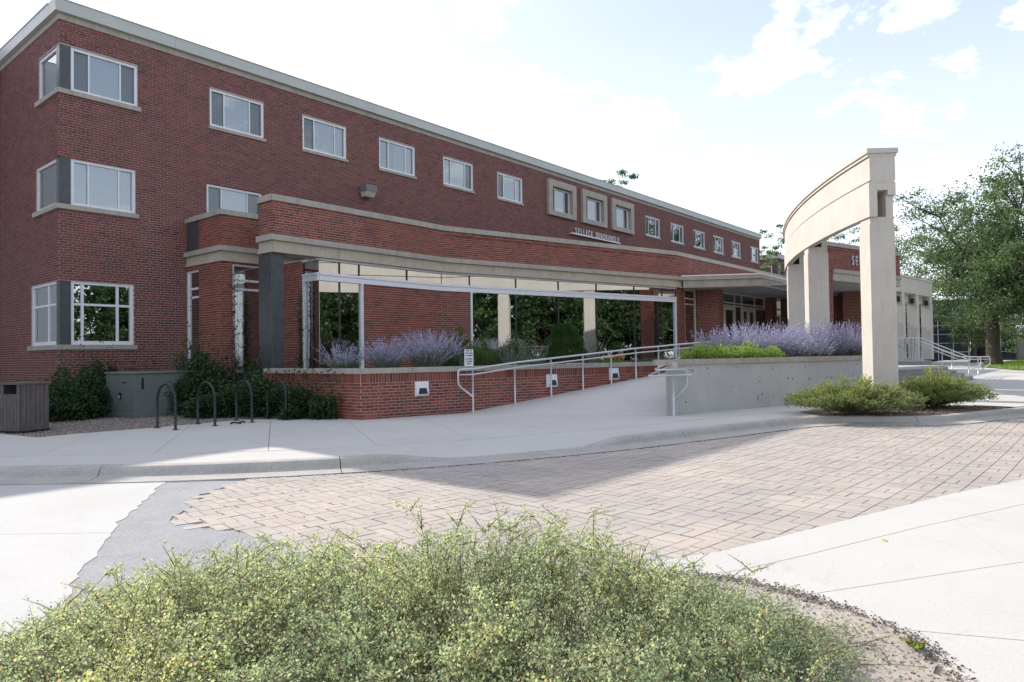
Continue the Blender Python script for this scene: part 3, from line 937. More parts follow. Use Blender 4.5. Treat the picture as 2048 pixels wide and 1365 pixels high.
mas.wall((XC, YW), (0, -1), YW - Y0, -0.3, ZB, [side_op(22.0, Z3, H3), side_op(22.2, Z2, H2), side_op(22.6, Z1, H1)], phase=0.1)
wall = mas.finish(single_filter=lambda x, y, z: y < Y0 + 0.01 and x > 8.3 and z > 1.0)
# closed shell behind the brickwork: inner walls, floors, roof deck
mb = MB()
mb.box(XC + 0.4, Y0 + 4.2, -0.3, XE - 0.1, Y0 + 4.3, 10.3)
for z in (0.7, 4.55, 7.6): mb.box(XC + 0.13, Y0 + 0.13, z, XE - 0.1, Y0 + 4.2, z + 0.2)
mb.build('interior', M_ROOM, dorm)
mb = MB(); mb.box(XC + 0.02, Y0 + 0.02, 10.26, XE, 36, 10.40); mb.box(XC + 0.02, 35.8, -0.3, XE, 36, 10.26); mb.box(XE - 0.05, Y0 + 0.01, -0.3, XE, 35.8, 10.26); mb.box(XC + 0.02, 25.5, -0.3, XC + 0.1, 35.8, 10.26)
mb.box(9.64, Y0 + 0.02, -0.3, XE - .06, Y0 + 0.1, 5.28)
mb.build('roof_deck', M_DARK, dorm)
mb = MB(); mb.box(XC - 0.02, Y0 - 0.02, ZB, XE + 0.02, Y0 + 0.3, 10.38); mb.box(XC - 0.02, Y0 + 0.3, ZB, XC + 0.3, YW, 10.38)
mb.build('stone_course', M_LIMECAP, dorm)
# metal roof edge in sheet lengths
xs = np.arange(XC - 0.13, XE + 0.13, 3.05)
for a in xs:
    b = min(a + 3.05, XE + 0.13)
    mb = MB(); mb.box(a + 0.003, Y0 - 0.13, 10.381, b - 0.003, Y0 + 0.4, 10.70); mb.box(a + .003, Y0 - 0.15, 10.70, b - .003, Y0 + 0.42, 10.725)
    mb.build('roof_edge', M_FASCIA, dorm)
mb = MB(); mb.box(XC - 0.13, Y0 + 0.402, 10.381, XC + 0.4, YW, 10.70); mb.box(XC - 0.15, Y0 + .422, 10.70, XC + 0.42, YW, 10.725); mb.build('roof_edge', M_FASCIA, dorm)
# windows
blinds = ['full', 'full', 'full', 'right', 'full', 'full', 'half', 'half', 'half', 'half', 'half', 'full', 'half']
for i, (x, w) in enumerate(w3):
    sliding_window(dorm, x, Y0 + 0.03, Z3, w, H3, seed=i, blind=(['full', 'full', 'right', 'full', 'full'] + ['half', 'half', 'half', 'half', 'full', 'half'])[i])
sliding_window(dorm, 10.24, Y0 + 0.03, Z2, 1.82, H2, seed=31, sill=False)
for i, x in enumerate(f3):
    f = sliding_window(dorm, x, Y0 + 0.05, Z3 + 0.02, FW, H3 + 0.03, seed=50 + i, blind='half' if i == 2 else 'full', sill=False)
    mb = MB()
    a, b, c, d = x - 0.33, x + FW + 0.33, Z3 - 0.22, Z3 + H3 + 0.38
    mb.box(a, Y0 - 0.16, c, x - 0.002, Y0 - 0.008, d); mb.box(x + FW + .002, Y0 - 0.16, c, b, Y0 - 0.008, d)
    mb.box(x - .002, Y0 - 0.158, c, x + FW + .002, Y0 - 0.008, Z3 + 0.015); mb.box(x - .002, Y0 - 0.158, Z3 + H3 + 0.055, x + FW + .002, Y0 - 0.008, d)
    s = put('stone_surround', fast_mesh('stone_surround', mb.v, mb.f, M_LIMECAP), dorm)
for (z, h, xr, yl, sd) in ((Z3, H3, 8.28, 22.0, 70), (Z2, H2, 8.22, 22.2, 71)):
    sliding_window(dorm, 6.62, Y0 + 0.03, z, xr - 6.62, h, seed=sd, sill=False)
    f = grid_window(dorm, XC + 0.03, yl, z, yl - Y0 - 0.24, h, (), (), rz=-math.pi / 2)
f = grid_window(dorm, 6.62, Y0 + 0.03, Z1, 8.16 - 6.62, H1, (0.28, 1.14), (1.06,), bottom=0.10, glass=M_GLASSBIG)
f = grid_window(dorm, XC + 0.03, 22.6, Z1, 22.6 - Y0 - 0.24, H1, (1.25,), (1.06,), rz=-math.pi / 2, bottom=0.10, glass=M_GLASSBIG)
for (z, h, xr, yl) in ((Z3, H3, 8.28, 22.0), (Z2, H2, 8.22, 22.2), (Z1, H1, 8.16, 22.6)):
    mb = MB(); mb.prism([(XC + .008, Y0 + .008), (6.618, Y0 + .008), (6.618, Y0 + .14), (XC + .14, Y0 + .238), (XC + .008, Y0 + .238)], z, z + h)
    mb.build('corner_panel', M_GRANITE, dorm)
    mb = MB(); s = 0.06
    mb.prism([(XC - s, yl + .12), (XC - s, Y0 - s), (xr + .07, Y0 - s), (xr + .07, Y0 + .1), (XC + .1, Y0 + .1), (XC + .1, yl + .12)], z - 0.125, z - 0.002)
    mb.build('sill', M_LIMECAP, dorm)

# grey panelled wing behind the corner, only its edge shows
wing = empty('panelled_wing', (0, YW, 0), 'pale grey metal panelled wing at the far left edge', 'building')
mb = MB(); mb.box(-45, YW + 0.02, -0.3, XC - 0.005, YW + 12, 10.95); mb.build('wall', M_FASCIA, wing)
for i in range(12):
    mb = MB(); mb.box(XC - 0.02 - (i + 1) * 1.5 + .006, YW - 0.02, 0.2, XC - 0.02 - i * 1.5 - .006, YW + 0.018, 10.9); mb.build('panel', M_WHITE, wing)

# wall floodlight
fl = empty('wall_floodlight', (16.17, Y0, 7.35), 'grey box floodlight fixed high on the brick facade', 'floodlight')
mb = MB(); mb.prism([(15.93, Y0 - 0.42), (16.41, Y0 - 0.42), (16.41, Y0 - 0.02), (15.93, Y0 - 0.02)], 7.36, 7.58)
mb.build('housing', mat_plain('floodlight_grey', (0.17, 0.18, 0.175), 0.5), fl)
MB().add([(15.95, Y0 - .40, 7.358), (16.39, Y0 - .40, 7.358), (16.39, Y0 - .05, 7.358), (15.95, Y0 - .05, 7.358), (15.97, Y0 - .30, 7.17), (16.37, Y0 - .30, 7.17), (16.37, Y0 - .06, 7.17), (15.97, Y0 - .06, 7.17)],
         [(0, 1, 2, 3), (7, 6, 5, 4), (0, 4, 5, 1), (1, 5, 6, 2), (2, 6, 7, 3), (3, 7, 4, 0)]).build('lens', M_LENS, fl)
MB().box(16.08, Y0 - .06, 7.3, 16.26, Y0 - .007, 7.62).build('bracket', M_BLACK, fl)

# raised lettering
def glyph_mesh(ch, size, depth, mat, narrow=0.72):
    cu = bpy.data.curves.new('glyph', 'FONT')
    cu.body = ch; cu.size = size; cu.extrude = depth / 2; cu.align_x = 'CENTER'; cu.offset = 0.0
    to = bpy.data.objects.new('glyph', cu); COL.objects.link(to)
    dg = bpy.context.evaluated_depsgraph_get()
    me = bpy.data.meshes.new_from_object(to.evaluated_get(dg))
    bpy.data.objects.remove(to)
    n = len(me.vertices); co = np.zeros(n * 3, np.float32); me.vertices.foreach_get('co', co); co = co.reshape(-1, 3)
    co = np.stack([co[:, 0] * narrow, -co[:, 2], co[:, 1]], 1)
    me.vertices.foreach_set('co', co.ravel())
    me.materials.clear(); me.materials.append(mat); me.update()
    return me
_gl = {}
def letter_row(root, text, O, d, z, size, pitch, out, depth=0.04, narrow=0.72):
    O, d, n = frame2d(O, d)
    for i, ch in enumerate(text):
        if ch == ' ': continue
        if (ch, size) not in _gl: _gl[(ch, size)] = glyph_mesh(ch, size, depth, M_LETTER, narrow)
        o = bpy.data.objects.new('letter', _gl[(ch, size)]); link(o, root)
        o.matrix_parent_inverse = world_of(root).inverted()
        p = O + d * (i * pitch) + n * out
        o.location = (p[0], p[1], z); o.rotation_euler = (0, 0, math.atan2(d[1], d[0]))
sg = empty('hall_name_sign', (31.5, Y0, 7.5), 'silver SELLECK QUADRANGLE letters on a thin ledge under framed windows', 'sign')
letter_row(sg, 'SELLECK QUADRANGLE', (29.6, Y0), (1, 0), 7.545, 0.44, 0.243, 0.10, narrow=0.66)
MB().box(29.12, Y0 - 0.16, 7.48, 33.9, Y0 - 0.007, 7.54).build('ledge', M_LETTER, sg)

# ------------------------------------------------------------------ low glazed pavilion in front of the block
Dv = np.array([0.96713, -0.25427]); Nv = np.array([-Dv[1], Dv[0]])     # along the slanted front / into the building
PA, PB, PC, PD = (9.75, 16.0), (15.85, 16.0), (26.5, 13.2), (46.0, 13.2)
pav = empty('glazed_pavilion', (16, 16, 0), 'low orange-red brick pavilion with limestone cornice and wide glazing', 'building')
mp = Masonry(pav, M_BRICK2)
ZS, ZQ, ZT = 4.06, 4.51, 5.38
def seg(m, A, B, z0, z1, ops=(), **k):
    A = np.array(A, float); B = np.array(B, float)
    m.wall(A, B - A, float(np.hypot(*(B - A))), z0, z1, ops, **k)
seg(mp, (11.3, 16.66), (9.75, 16.66), ZQ, ZT, bricks=False); seg(mp, (9.75, 16.66), PA, ZQ, ZT); seg(mp, PA, PB, ZQ, ZT); seg(mp, PB, PC, ZQ, ZT, phase=0.03); seg(mp, PC, PD, ZQ, ZT, phase=0.07)
LBx, LBy = 9.62, 18.33
seg(mp, (LBx, Y0), (LBx, LBy), 4.47, 5.33, [(0.04, 0.77, 4.47, 5.33)], reveal=0); seg(mp, (LBx, LBy), (12.4, LBy), 4.47, 5.33)
seg(mp, (LBx, Y0), (LBx, LBy), -0.2, 4.05, [(0.03, 0.77, 0.1, 3.93)]); seg(mp, (LBx, LBy), (11.22, LBy), -0.2, 4.05, [(0.31, 1.42, 0.6, 4.0)])
seg(mp, (11.22, LBy), (11.22, 16.86), 0.9, ZS)
YG = 16.14
# brick panel below the transom, bending round the corner of the glazing
gA = np.array(PB) + Nv * 0.14
tA = (YG - gA[1]) / Dv[1]; gK = gA + Dv * tA                      # corner of the glazing line
def gl(s): return tuple(gK + Dv * s)
S1, S2 = 1.06, 11.0
seg(mp, (12.70, YG), tuple(gK), 0.9, 3.45); seg(mp, tuple(gK), gl(S1), 0.9, 3.45, phase=0.1)
seg(mp, gl(S2 + 0.12), (27.42, 13.32), 0.83, ZS)
seg(mp, (28.55, 13.3), (28.55, 12.3), 0.8, ZS); seg(mp, (28.55, 12.3), (29.02, 12.3), 0.8, ZS); seg(mp, (29.02, 12.3), (29.02, 12.75), 0.8, ZS)
seg(mp, (35.25, 12.75), (35.25, 12.4), 0.8, ZS); seg(mp, (35.25, 12.4), (35.9, 12.4), 0.8, ZS); seg(mp, (35.9, 12.4), (35.9, 13.3), 0.8, ZS)
seg(mp, (35.9, 13.3), (46, 13.3), 0.8, ZS, [(1.5, 3.3, 1.5, 3.35)])
mp.finish(single_filter=lambda x, y, z: x < 16)

def offset_line(pts, off):
    """polyline moved to its right-hand (outer) side with mitred corners"""
    P = np.array(pts, float); out = []
    for i in range(len(P)):
        ds = []
        if i > 0: ds.append((P[i] - P[i - 1]) / np.hypot(*(P[i] - P[i - 1])))
        if i < len(P) - 1: ds.append((P[i + 1] - P[i]) / np.hypot(*(P[i + 1] - P[i])))
        ns = [np.array([d[1], -d[0]]) for d in ds]
        if len(ns) == 1: out.append(P[i] + ns[0] * off)
        else:
            b = ns[0] + ns[1]; b /= b @ ns[0]
            out.append(P[i] + b * off)
    return np.array(out)
def stone_band(name, pts, z0, z1, out, inn, mat, parent, piece=1.5, gap=0.0025, jit=0.0):
    A = offset_line(pts, out); B = offset_line(pts, -inn)
    for i in range(len(pts) - 1):
        L = np.hypot(*(A[i + 1] - A[i])); k = max(1, int(round(L / piece)))
        for j in range(k):
            t0, t1 = j / k, (j + 1) / k
            g = gap / L
            a0 = A[i] + (A[i + 1] - A[i]) * (t0 + g); a1 = A[i] + (A[i + 1] - A[i]) * (t1 - g)
            b0 = B[i] + (B[i + 1] - B[i]) * (t0 + g); b1 = B[i] + (B[i + 1] - B[i]) * (t1 - g)
            MB().prism([tuple(a0), tuple(a1), tuple(b1), tuple(b0)], z0, z1).build(name, mat, parent)
pts = [(9.75, 16.66), PA, PB, PC, PD]
stone_band('cap_stone', pts, ZT, 5.54, 0.045, 0.34, M_LIMECAP, pav, 1.35)
stone_band('cornice_stone', pts[:4] + [(27.9, 13.2)], 4.362, ZQ, 0.085, 0.2, M_LIMECAP, pav, 1.8)
stone_band('frieze_stone', pts[:4] + [(27.9, 13.2)], 4.125, 4.36, 0.0, 0.25, M_LIME, pav, 1.8)
stone_band('bed_moulding', pts[:4] + [(27.9, 13.2)], ZS, 4.123, 0.035, 0.22, M_LIME, pav, 1.8)
lb = [(LBx, Y0), (LBx, LBy), (10.8, LBy)]
stone_band('cap_stone', [(LBx, Y0 - .01), (LBx, LBy), (9.7, LBy)], 5.33, 5.47, 0.05, 0.3, M_LIMECAP, pav, 2.2)
MB().box(9.70 + .004, LBy - .05, 5.33, 12.4, LBy + 0.3, 5.47).build('cap_stone', M_LIMECAP, pav)
for (a, b, o, nm, mt) in ((4.332, 4.47, 0.085, 'cornice_stone', M_LIMECAP), (4.13, 4.33, 0.0, 'frieze_stone', M_LIME), (4.05, 4.128, 0.035, 'bed_moulding', M_LIME)):
    stone_band(nm, [(LBx, Y0 - .01), (LBx, LBy), (12.4, LBy)], a, b, o, 0.2, mt, pav, 2.2)
MB().box(LBx - 0.004, Y0 - 0.77, 4.48, LBx + 0.02, Y0 - 0.045, 5.325).build('granite_panel', M_GRANITE, pav)
# roof deck, soffit, interior
mb = MB(); mb.prism([(9.8, 16.6), (9.8, 16.05), PB, PC, (45.9, 13.25), (45.9, Y0), (12.4, Y0), (12.4, 16.6)], 5.2, 5.3); mb.prism([(9.66, 18.4), (12.4, 18.4), (12.4, Y0), (9.66, Y0)], 5.05, 5.15); mb.build('roof_deck', M_DARK, pav)
mb = MB(); mb.prism([(9.80, 16.6), (9.80, 16.05), (15.86, 16.05), (26.5, 13.26), (46, 13.26), (46, Y0), (11.24, Y0), (11.24, 16.6)], ZS + 0.004, ZS + 0.03); mb.build('soffit', M_SOFFIT, pav)
mb = MB(); mb.prism([(11.3, 16.3), (15.9, 16.3), (26.6, 13.5), (45.9, 13.4), (45.9, Y0 - .05), (11.3, Y0 - .05)], 0.70, 0.83)
mb.box(18.0, 18.2, 0.83, 18.5, 18.7, ZS); mb.box(24.0, 16.6, 0.83, 24.5, 17.1, ZS); mb.box(13.0, 17.2, .83, 13.4, 17.5, ZS)
mb.build('interior', M_ROOM, pav)
MB().box(9.64, LBy + .9, -.2, 11.2, LBy + .95, 4.05).build('interior', M_DARK, pav)
MB().box(45.85, 13.35, 0, 45.95, Y0, 5.2).build('interior', M_DARK, pav)
# granite corner pier
MB().bevbox(9.77, 16.09, 0.95, 10.12, 16.72, ZS - .003, 0.008).build('granite_pier', M_GRANITE, pav)
# glazing
def glaze_run(O, d, L, cols_top, cols_low, z_low, low_range, jambs, name='window_wall'):
    O, d, n = frame2d(O, d)
    rz = math.atan2(d[1], d[0])
    mb = MB()
    mb.box(0, -.05, 4.0, L, .08, 4.058)                      # head
    mb.box(0, -.06, 3.60, L, .08, 3.67); mb.box(0, -.045, 3.452, L, .08, 3.592)   # double transom bar
    a, b = low_range
    mb.box(a, -.04, z_low - .09, b, .08, z_low)
    for c in jambs: mb.box(c - .032, -.055, z_low, c + .032, .08, 3.452)
    f = put(name, fast_mesh(name, mb.v, mb.f, M_WHITE), pav)
    f.location = (O[0], O[1], 0); f.rotation_euler = (0, 0, rz)
    for cs_, z0, z1 in ((cols_top, 3.672, 3.998), (cols_low, z_low + .002, 3.450)):
        for c in cs_:
            o = bpy.data.objects.new('mullion', fast_mesh('mullion', *(lambda m: (m.v, m.f))(MB().box(c - .013, -.012, z0, c + .013, .05, z1)), M_BRONZE)); link(o, f)
    def panes(cs, z0, z1):
        for c0, c1 in zip(cs[:-1], cs[1:]):
            o = bpy.data.objects.new('pane', pane_mesh('pane', c0 + .012, z0 + .001, c1 - .012, z1 - .001, 0.02, M_GLASSBIG)); link(o, f)
    panes([0] + list(cols_top) + [L], 3.67, 4.0)
    panes([a] + list(cols_low) + [b], z_low, 3.452)
    return f
M_BRONZE = mat_plain('dark_bronze', (0.05, 0.04, 0.035), .45, .2)
glaze_run((11.22, YG), (1, 0), float(gK[0] - 11.22), (0.68, 1.36, 3.17), (0.68,), 1.03, (0.0, 1.43), (1.43,))
glaze_run(tuple(gK), Dv, S2 + 0.1, (1.06, 2.95, 4.85, 6.7, 8.7, 10.3), (2.95, 4.85, 6.7, 8.7, 10.3), 1.03, (1.1, S2 + .05), (1.1, S2 + .06))
glaze_run((11.22, 16.86), (0, -1), 16.86 - YG, (), (), 1.03, (0.05, 16.86 - YG), (0.05,))
# narrow window and storefront under the canopy
grid_window(pav, LBx + 0.03, Y0 - 0.03, 0.1, 0.74, 3.83, (), (3.05, 3.3), rz=-math.pi / 2, fw=0.06, glass=M_GLASSBIG)
grid_window(pav, LBx + 0.31, LBy + 0.03, 0.6, 1.11, 3.4, (), (2.7, 2.95), fw=0.06, glass=M_GLASSBIG)
grid_window(pav, 27.42, 13.33, 0.83, 1.13, ZS - 0.83, (), (2.6, 2.84), fw=0.06, frame_mat=M_CREAM, glass=M_GLASSBIG)
XD = 29.02
fr = grid_window(pav, XD, 12.75, 2.95 + .5, 35.25 - XD, ZS - 3.45, (2.43, 3.26, 4.9), (0.16,), fw=0.06, frame_mat=M_CREAM, glass=M_GLASSBIG, name='transom_window')
def door(x, w):
    mb = MB(); z0, z1 = 0.83, 3.44
    mb.box(x, 12.76, z0, x + .13, 12.82, z1); mb.box(x + w - .13, 12.76, z0, x + w, 12.82, z1); mb.box(x + .13, 12.762, z0, x + w - .13, 12.82, z0 + .28); mb.box(x + .13, 12.762, z1 - .16, x + w - .13, 12.82, z1)
    dd = put('door', fast_mesh('door', mb.v, mb.f, M_CREAM), pav)
    put('pane', pane_mesh('pane', x + .12, z0 + .27, x + w - .12, z1 - .15, 12.79, M_GLASSBIG), dd)
    MB().tube([(x + .09, 12.70, 1.7), (x + .09, 12.70, 2.3)], 0.014).build('handle', M_RAIL, dd)
for x, w in ((XD + .07, 1.15), (XD + 1.24, 1.15), (XD + 3.32, .77), (XD + 4.11, .77)): door(x, w)
MB().box(XD + 2.40, 12.74, .83, XD + 2.47, 12.84, 3.44).box(XD + 3.23, 12.74, .83, XD + 3.30, 12.84, 3.44).box(XD + 4.89, 12.74, .83, XD + 4.96, 12.84, 3.44).build('door_frame', M_CREAM, pav)
for a, b in ((2.47, 3.23), (4.96, 6.2)): put('side_light', pane_mesh('side_light', XD + a, .83, XD + b, 3.44, 12.79, M_GLASSBIG), pav)
w = grid_window(pav, 37.4, 13.33, 1.5, 1.8, 1.85, (0.6, 1.2), (1.3,), fw=0.06, frame_mat=M_CREAM, glass=M_GLASSBIG)
mb = MB(); mb.box(37.05, 13.2, 1.3, 37.39, 13.29, 3.6); mb.box(39.21, 13.2, 1.3, 39.5, 13.29, 3.6); mb.box(37.39, 13.202, 3.36, 39.21, 13.29, 3.6); mb.build('stone_surround', M_LIME, pav)
MB().box(35.95, 13.22, 3.7, 46, 13.295, ZS).build('stone_lintel', M_LIME, pav)
# entrance canopy
cano = [(26.78, 13.12), (28.42, 10.40), (38.2, 10.50), (38.2, 13.18)]
def shrink(poly, e):
    c = np.mean(poly, 0); return [tuple(np.array(p) + (c - p) / np.hypot(*(c - p)) * e) for p in poly]
MB().prism(shrink(cano, 0.10), ZS, 4.36).build('canopy', M_LIMECAP, pav, label='projecting limestone entrance canopy')
MB().prism(cano, 4.362, 4.51).build('canopy_cornice', M_LIMECAP, pav)
MB().prism(shrink(cano, -0.03), 4.512, 4.56).build('canopy_flashing', M_WHITE, pav)
MB().prism(shrink(cano, 0.12), ZS - 0.012, ZS - 0.002).build('canopy_soffit', M_SOFFIT, pav)

# ------------------------------------------------------------------ brick gateway with the second name sign
gate = empty('brick_gateway', (28.3, 7.8, 0), 'brick gateway with limestone lintel behind the curved portico', 'building')
GA = np.array([28.3, 7.8]); GB = GA + Dv * 5.6
mg = Masonry(gate, M_BRICK2, 40)
seg(mg, tuple(GA + Nv * 1.45), tuple(GA), ZQ, ZT); seg(mg, tuple(GA), tuple(GB), ZQ, ZT); seg(mg, tuple(GB), tuple(GB + Nv * 1.45), ZQ, ZT)
seg(mg, tuple(GA + Nv * .9), tuple(GA), 0.8, ZQ); seg(mg, tuple(GA), tuple(GA + Dv * .32), 0.8, ZQ); seg(mg, tuple(GA + Dv * .32), tuple(GA + Dv * .32 + Nv * .9), 0.8, ZQ)
pq = [(34.35, 8.85), (34.95, 7.75), (35.9, 8.2), (35.3, 9.3)]
for i in range(4): seg(mg, pq[i], pq[(i + 1) % 4], 0.8, ZS)
seg(mg, (36.5, 12.4), (36.5, 8.6), 0.8, ZS)
mg.finish()
gp = [tuple(GA + Nv * 1.45), tuple(GA), tuple(GB), tuple(GB + Nv * 1.45)]
stone_band('cap_stone', gp, ZT, 5.54, 0.045, 0.3, M_LIMECAP, gate, 1.4)
gi = [tuple(GA + Dv * .33), tuple(GB)]
stone_band('lintel_stone', gi, 4.36, ZQ, 0.07, 0.2, M_LIMECAP, gate, 1.9)
stone_band('lintel_stone', gi, 4.06, 4.358, 0.02, 0.25, M_LIME, gate, 1.9)
MB().prism([tuple(GA), tuple(GB), tuple(GB + Nv * 1.4), tuple(GA + Nv * 1.4)], 5.2, 5.3).build('roof_deck', M_DARK, gate)
MB().prism([tuple(GA + Dv * .1), tuple(GB), (37.4, 8.6), (37.4, 10.4), tuple(GA + Nv * 2.6)], ZS + .003, ZS + 0.03).build('soffit', M_SOFFIT, gate)
sg2 = empty('gateway_name_sign', (30.5, 7.2, 4.7), 'silver SELLECK letters on the brick gateway', 'sign')
def cam_ray(px, py):
    x, y = (px - 1024) / F_PX, (py - 682.5) / F_PX
    c, s = math.cos(-ROLL), math.sin(-ROLL); x, y = c * x - s * y, s * x + c * y
    fw_ = math.cos(PITCH) + y * math.sin(PITCH); up_ = math.sin(PITCH) - y * math.cos(PITCH)
    return np.array([fw_ * math.cos(PSI) + x * math.sin(PSI), fw_ * math.sin(PSI) - x * math.cos(PSI), up_])
def on_line(px, py, A, off=0.0):
    """where the sight line meets the vertical plane through A parallel to the slanted front"""
    r = cam_ray(px, py); A = np.array(A, float); t = ((A @ Nv) + off) / (r[:2] @ Nv)
    return np.array([r[0] * t, r[1] * t, CAM_Z + r[2] * t])
def on_ground(px, py, z=0.0):
    r = cam_ray(px, py); t = (z - CAM_Z) / r[2]
    return np.array([r[0] * t, r[1] * t, z])
sL = (on_line(1703.5, 520, GA)[:2] - GA) @ Dv
letter_row(sg2, 'SELLECK', tuple(GA + Dv * sL), Dv, 4.74, 0.54, 0.27, 0.05, narrow=0.5)

# ------------------------------------------------------------------ far wing of the quadrangle
def mat_farbrick():
    m, N, L, P = new_mat('far_brick')
    b = N.new('ShaderNodeTexBrick')
    b.inputs['Scale'].default_value = 1.0; b.inputs['Brick Width'].default_value = 0.2032; b.inputs['Row Height'].default_value = 0.0677
    b.inputs['Mortar Size'].default_value = 0.005
    b.inputs['Color1'].default_value = (0.15, 0.045, 0.033, 1); b.inputs['Color2'].default_value = (0.10, 0.035, 0.03, 1); b.inputs['Mortar'].default_value = (0.32, 0.25, 0.21, 1)
    g = N.new('ShaderNodeNewGeometry'); s = N.new('ShaderNodeSeparateXYZ'); L.new(g.outputs['Position'], s.inputs[0])
    a = N.new('ShaderNodeMath'); L.new(s.outputs[0], a.inputs[0]); L.new(s.outputs[1], a.inputs[1])
    c = N.new('ShaderNodeCombineXYZ'); L.new(a.outputs[0], c.inputs[0]); L.new(s.outputs[2], c.inputs[1])
    L.new(c.outputs[0], b.inputs['Vector']); L.new(b.outputs['Color'], P.inputs['Base Color'])
    P.inputs['Roughness'].default_value = 0.85
    return m
M_FARBRICK = mat_farbrick()
farw = empty('far_brick_wing', (68, 23, 0), 'distant three-storey brick wing with corner windows beyond the canopy', 'building')
FX, FY = 67.6, 23.2
MB().box(FX, FY, -0.3, FX + 25, FY + 16, 10.3).build('wall', M_FARBRICK, farw)
MB().box(FX - .12, FY - .12, 10.302, FX + 25, FY + 16, 10.75).build('roof_edge', M_FASCIA, farw)
for z in (Z3, Z2):
    grid_window(farw, FX + .5, FY - 0.02, z, 1.9, 1.2, (.5, 1.4), ())
    grid_window(farw, FX - .02, FY + 3.6, z, 3.1, 1.2, (1.5,), (), rz=-math.pi / 2)
    MB().box(FX - .01, FY - .01, z, FX + .48, FY + .48, z + 1.2).build('corner_panel', M_GRANITE, farw)

# ------------------------------------------------------------------ curved portico
PCx, PCy, PR = 37.55, -22.31, 33.04
port = empty('curved_portico', (22, 6.5, 0), 'tall pale cast-stone curved portico with square pillars', 'portico')
def arc_pt(a, r): return (PCx + r * math.cos(a), PCy + r * math.sin(a))
A0, A1 = math.radians(127.55), math.radians(107.0)
def arc_band(a0, a1, r_out, r_in, z0, z1, n=1):
    P = [arc_pt(a0 + (a1 - a0) * i / n, r_out) for i in range(n + 1)] + [arc_pt(a1 - (a1 - a0) * i / n, r_in) for i in range(n + 1)]
    return P
def arc_piece(name, a0, a1, ro, ri, z0, z1, n=5, mat=M_CAST):
    V = []; F = []
    for i in range(n + 1):
        a = a0 + (a1 - a0) * i / n
        o, q = arc_pt(a, ro), arc_pt(a, ri)
        V += [(*o, z0), (*o, z1), (*q, z1), (*q, z0)]
    for i in range(n):
        for j in range(4):
            k = (j + 1) % 4
            F.append((4 * i + j, 4 * i + k, 4 * (i + 1) + k, 4 * (i + 1) + j))
    F.append((3, 2, 1, 0)); F.append((4 * n, 4 * n + 1, 4 * n + 2, 4 * n + 3))
    return put(name, fast_mesh(name, V, F, mat), port)
RO = PR - 0.03
nseg = 5
for i in range(nseg):
    a0 = A0 + (A1 - A0) * i / nseg; a1 = A0 + (A1 - A0) * (i + 1) / nseg
    g = 0.00006; a0 -= g; a1 += g
    arc_piece('cornice_stone', a0 + (math.radians(0.06) if i == 0 else 0), a1, RO + 0.06, RO - 0.64, 5.83, 5.94)
    arc_piece('cornice_bed', a0, a1, RO + 0.03, RO - 0.61, 5.76, 5.828)
    arc_piece('beam_upper', a0, a1, RO - 0.005, RO - 0.575, 5.215, 5.758)
    arc_piece('beam_groove', a0, a1, RO - 0.05, RO - 0.55, 5.17, 5.213)
    arc_piece('beam_lower', a0, a1, RO + 0.02, RO - 0.16, 4.385, 5.168)
    arc_piece('beam_inner', a0, a1, RO - 0.40, RO - 0.575, 4.875, 5.168)
    arc_piece('beam_web', a0, a1, RO - 0.162, RO - 0.398, 4.99, 5.166)
def pillar(a_deg, z0):
    a = math.radians(a_deg)
    o = np.array(arc_pt(a, RO + 0.0))
    er = np.array([math.cos(a), math.sin(a)]); et = np.array([math.sin(a), -math.cos(a)])     # outwards / along the arc, away from camera
    def R(u0, u1, v0, v1): return [tuple(o + et * u0 - er * v0), tuple(o + et * u1 - er * v0), tuple(o + et * u1 - er * v1), tuple(o + et * u0 - er * v1)]
    p = MB().prism(R(0.0, 0.52, 0.0, 0.56), z0, 4.21).build('pillar', M_CAST, port)
    MB().prism(R(0.015, 0.505, 0.018, 0.541), 4.212, 4.385).build('capital', M_CAST, p)
    MB().prism(R(0.015, 0.505, 0.385, 0.541), 4.386, 4.873).build('capital_cheek', M_CAST, p)
    MB().prism(R(0.38, 0.505, 0.17, 0.384), 4.386, 4.986).build('capital_back', M_CAST, p)
    return o, er, et
pil = []
for a_deg, z0 in ((127.45, -0.05), (119.55, 0.6), (112.4, 0.6)):
    pil.append(pillar(a_deg, z0))
for (o, er, et) in pil[1:]:
    c = o - er * 0.28 + et * 0.2
    l = MB().box(c[0] - .1, c[1] - .1, 4.40, c[0] + .1, c[1] + .1, 4.62).build('lamp', M_BLACK, port)

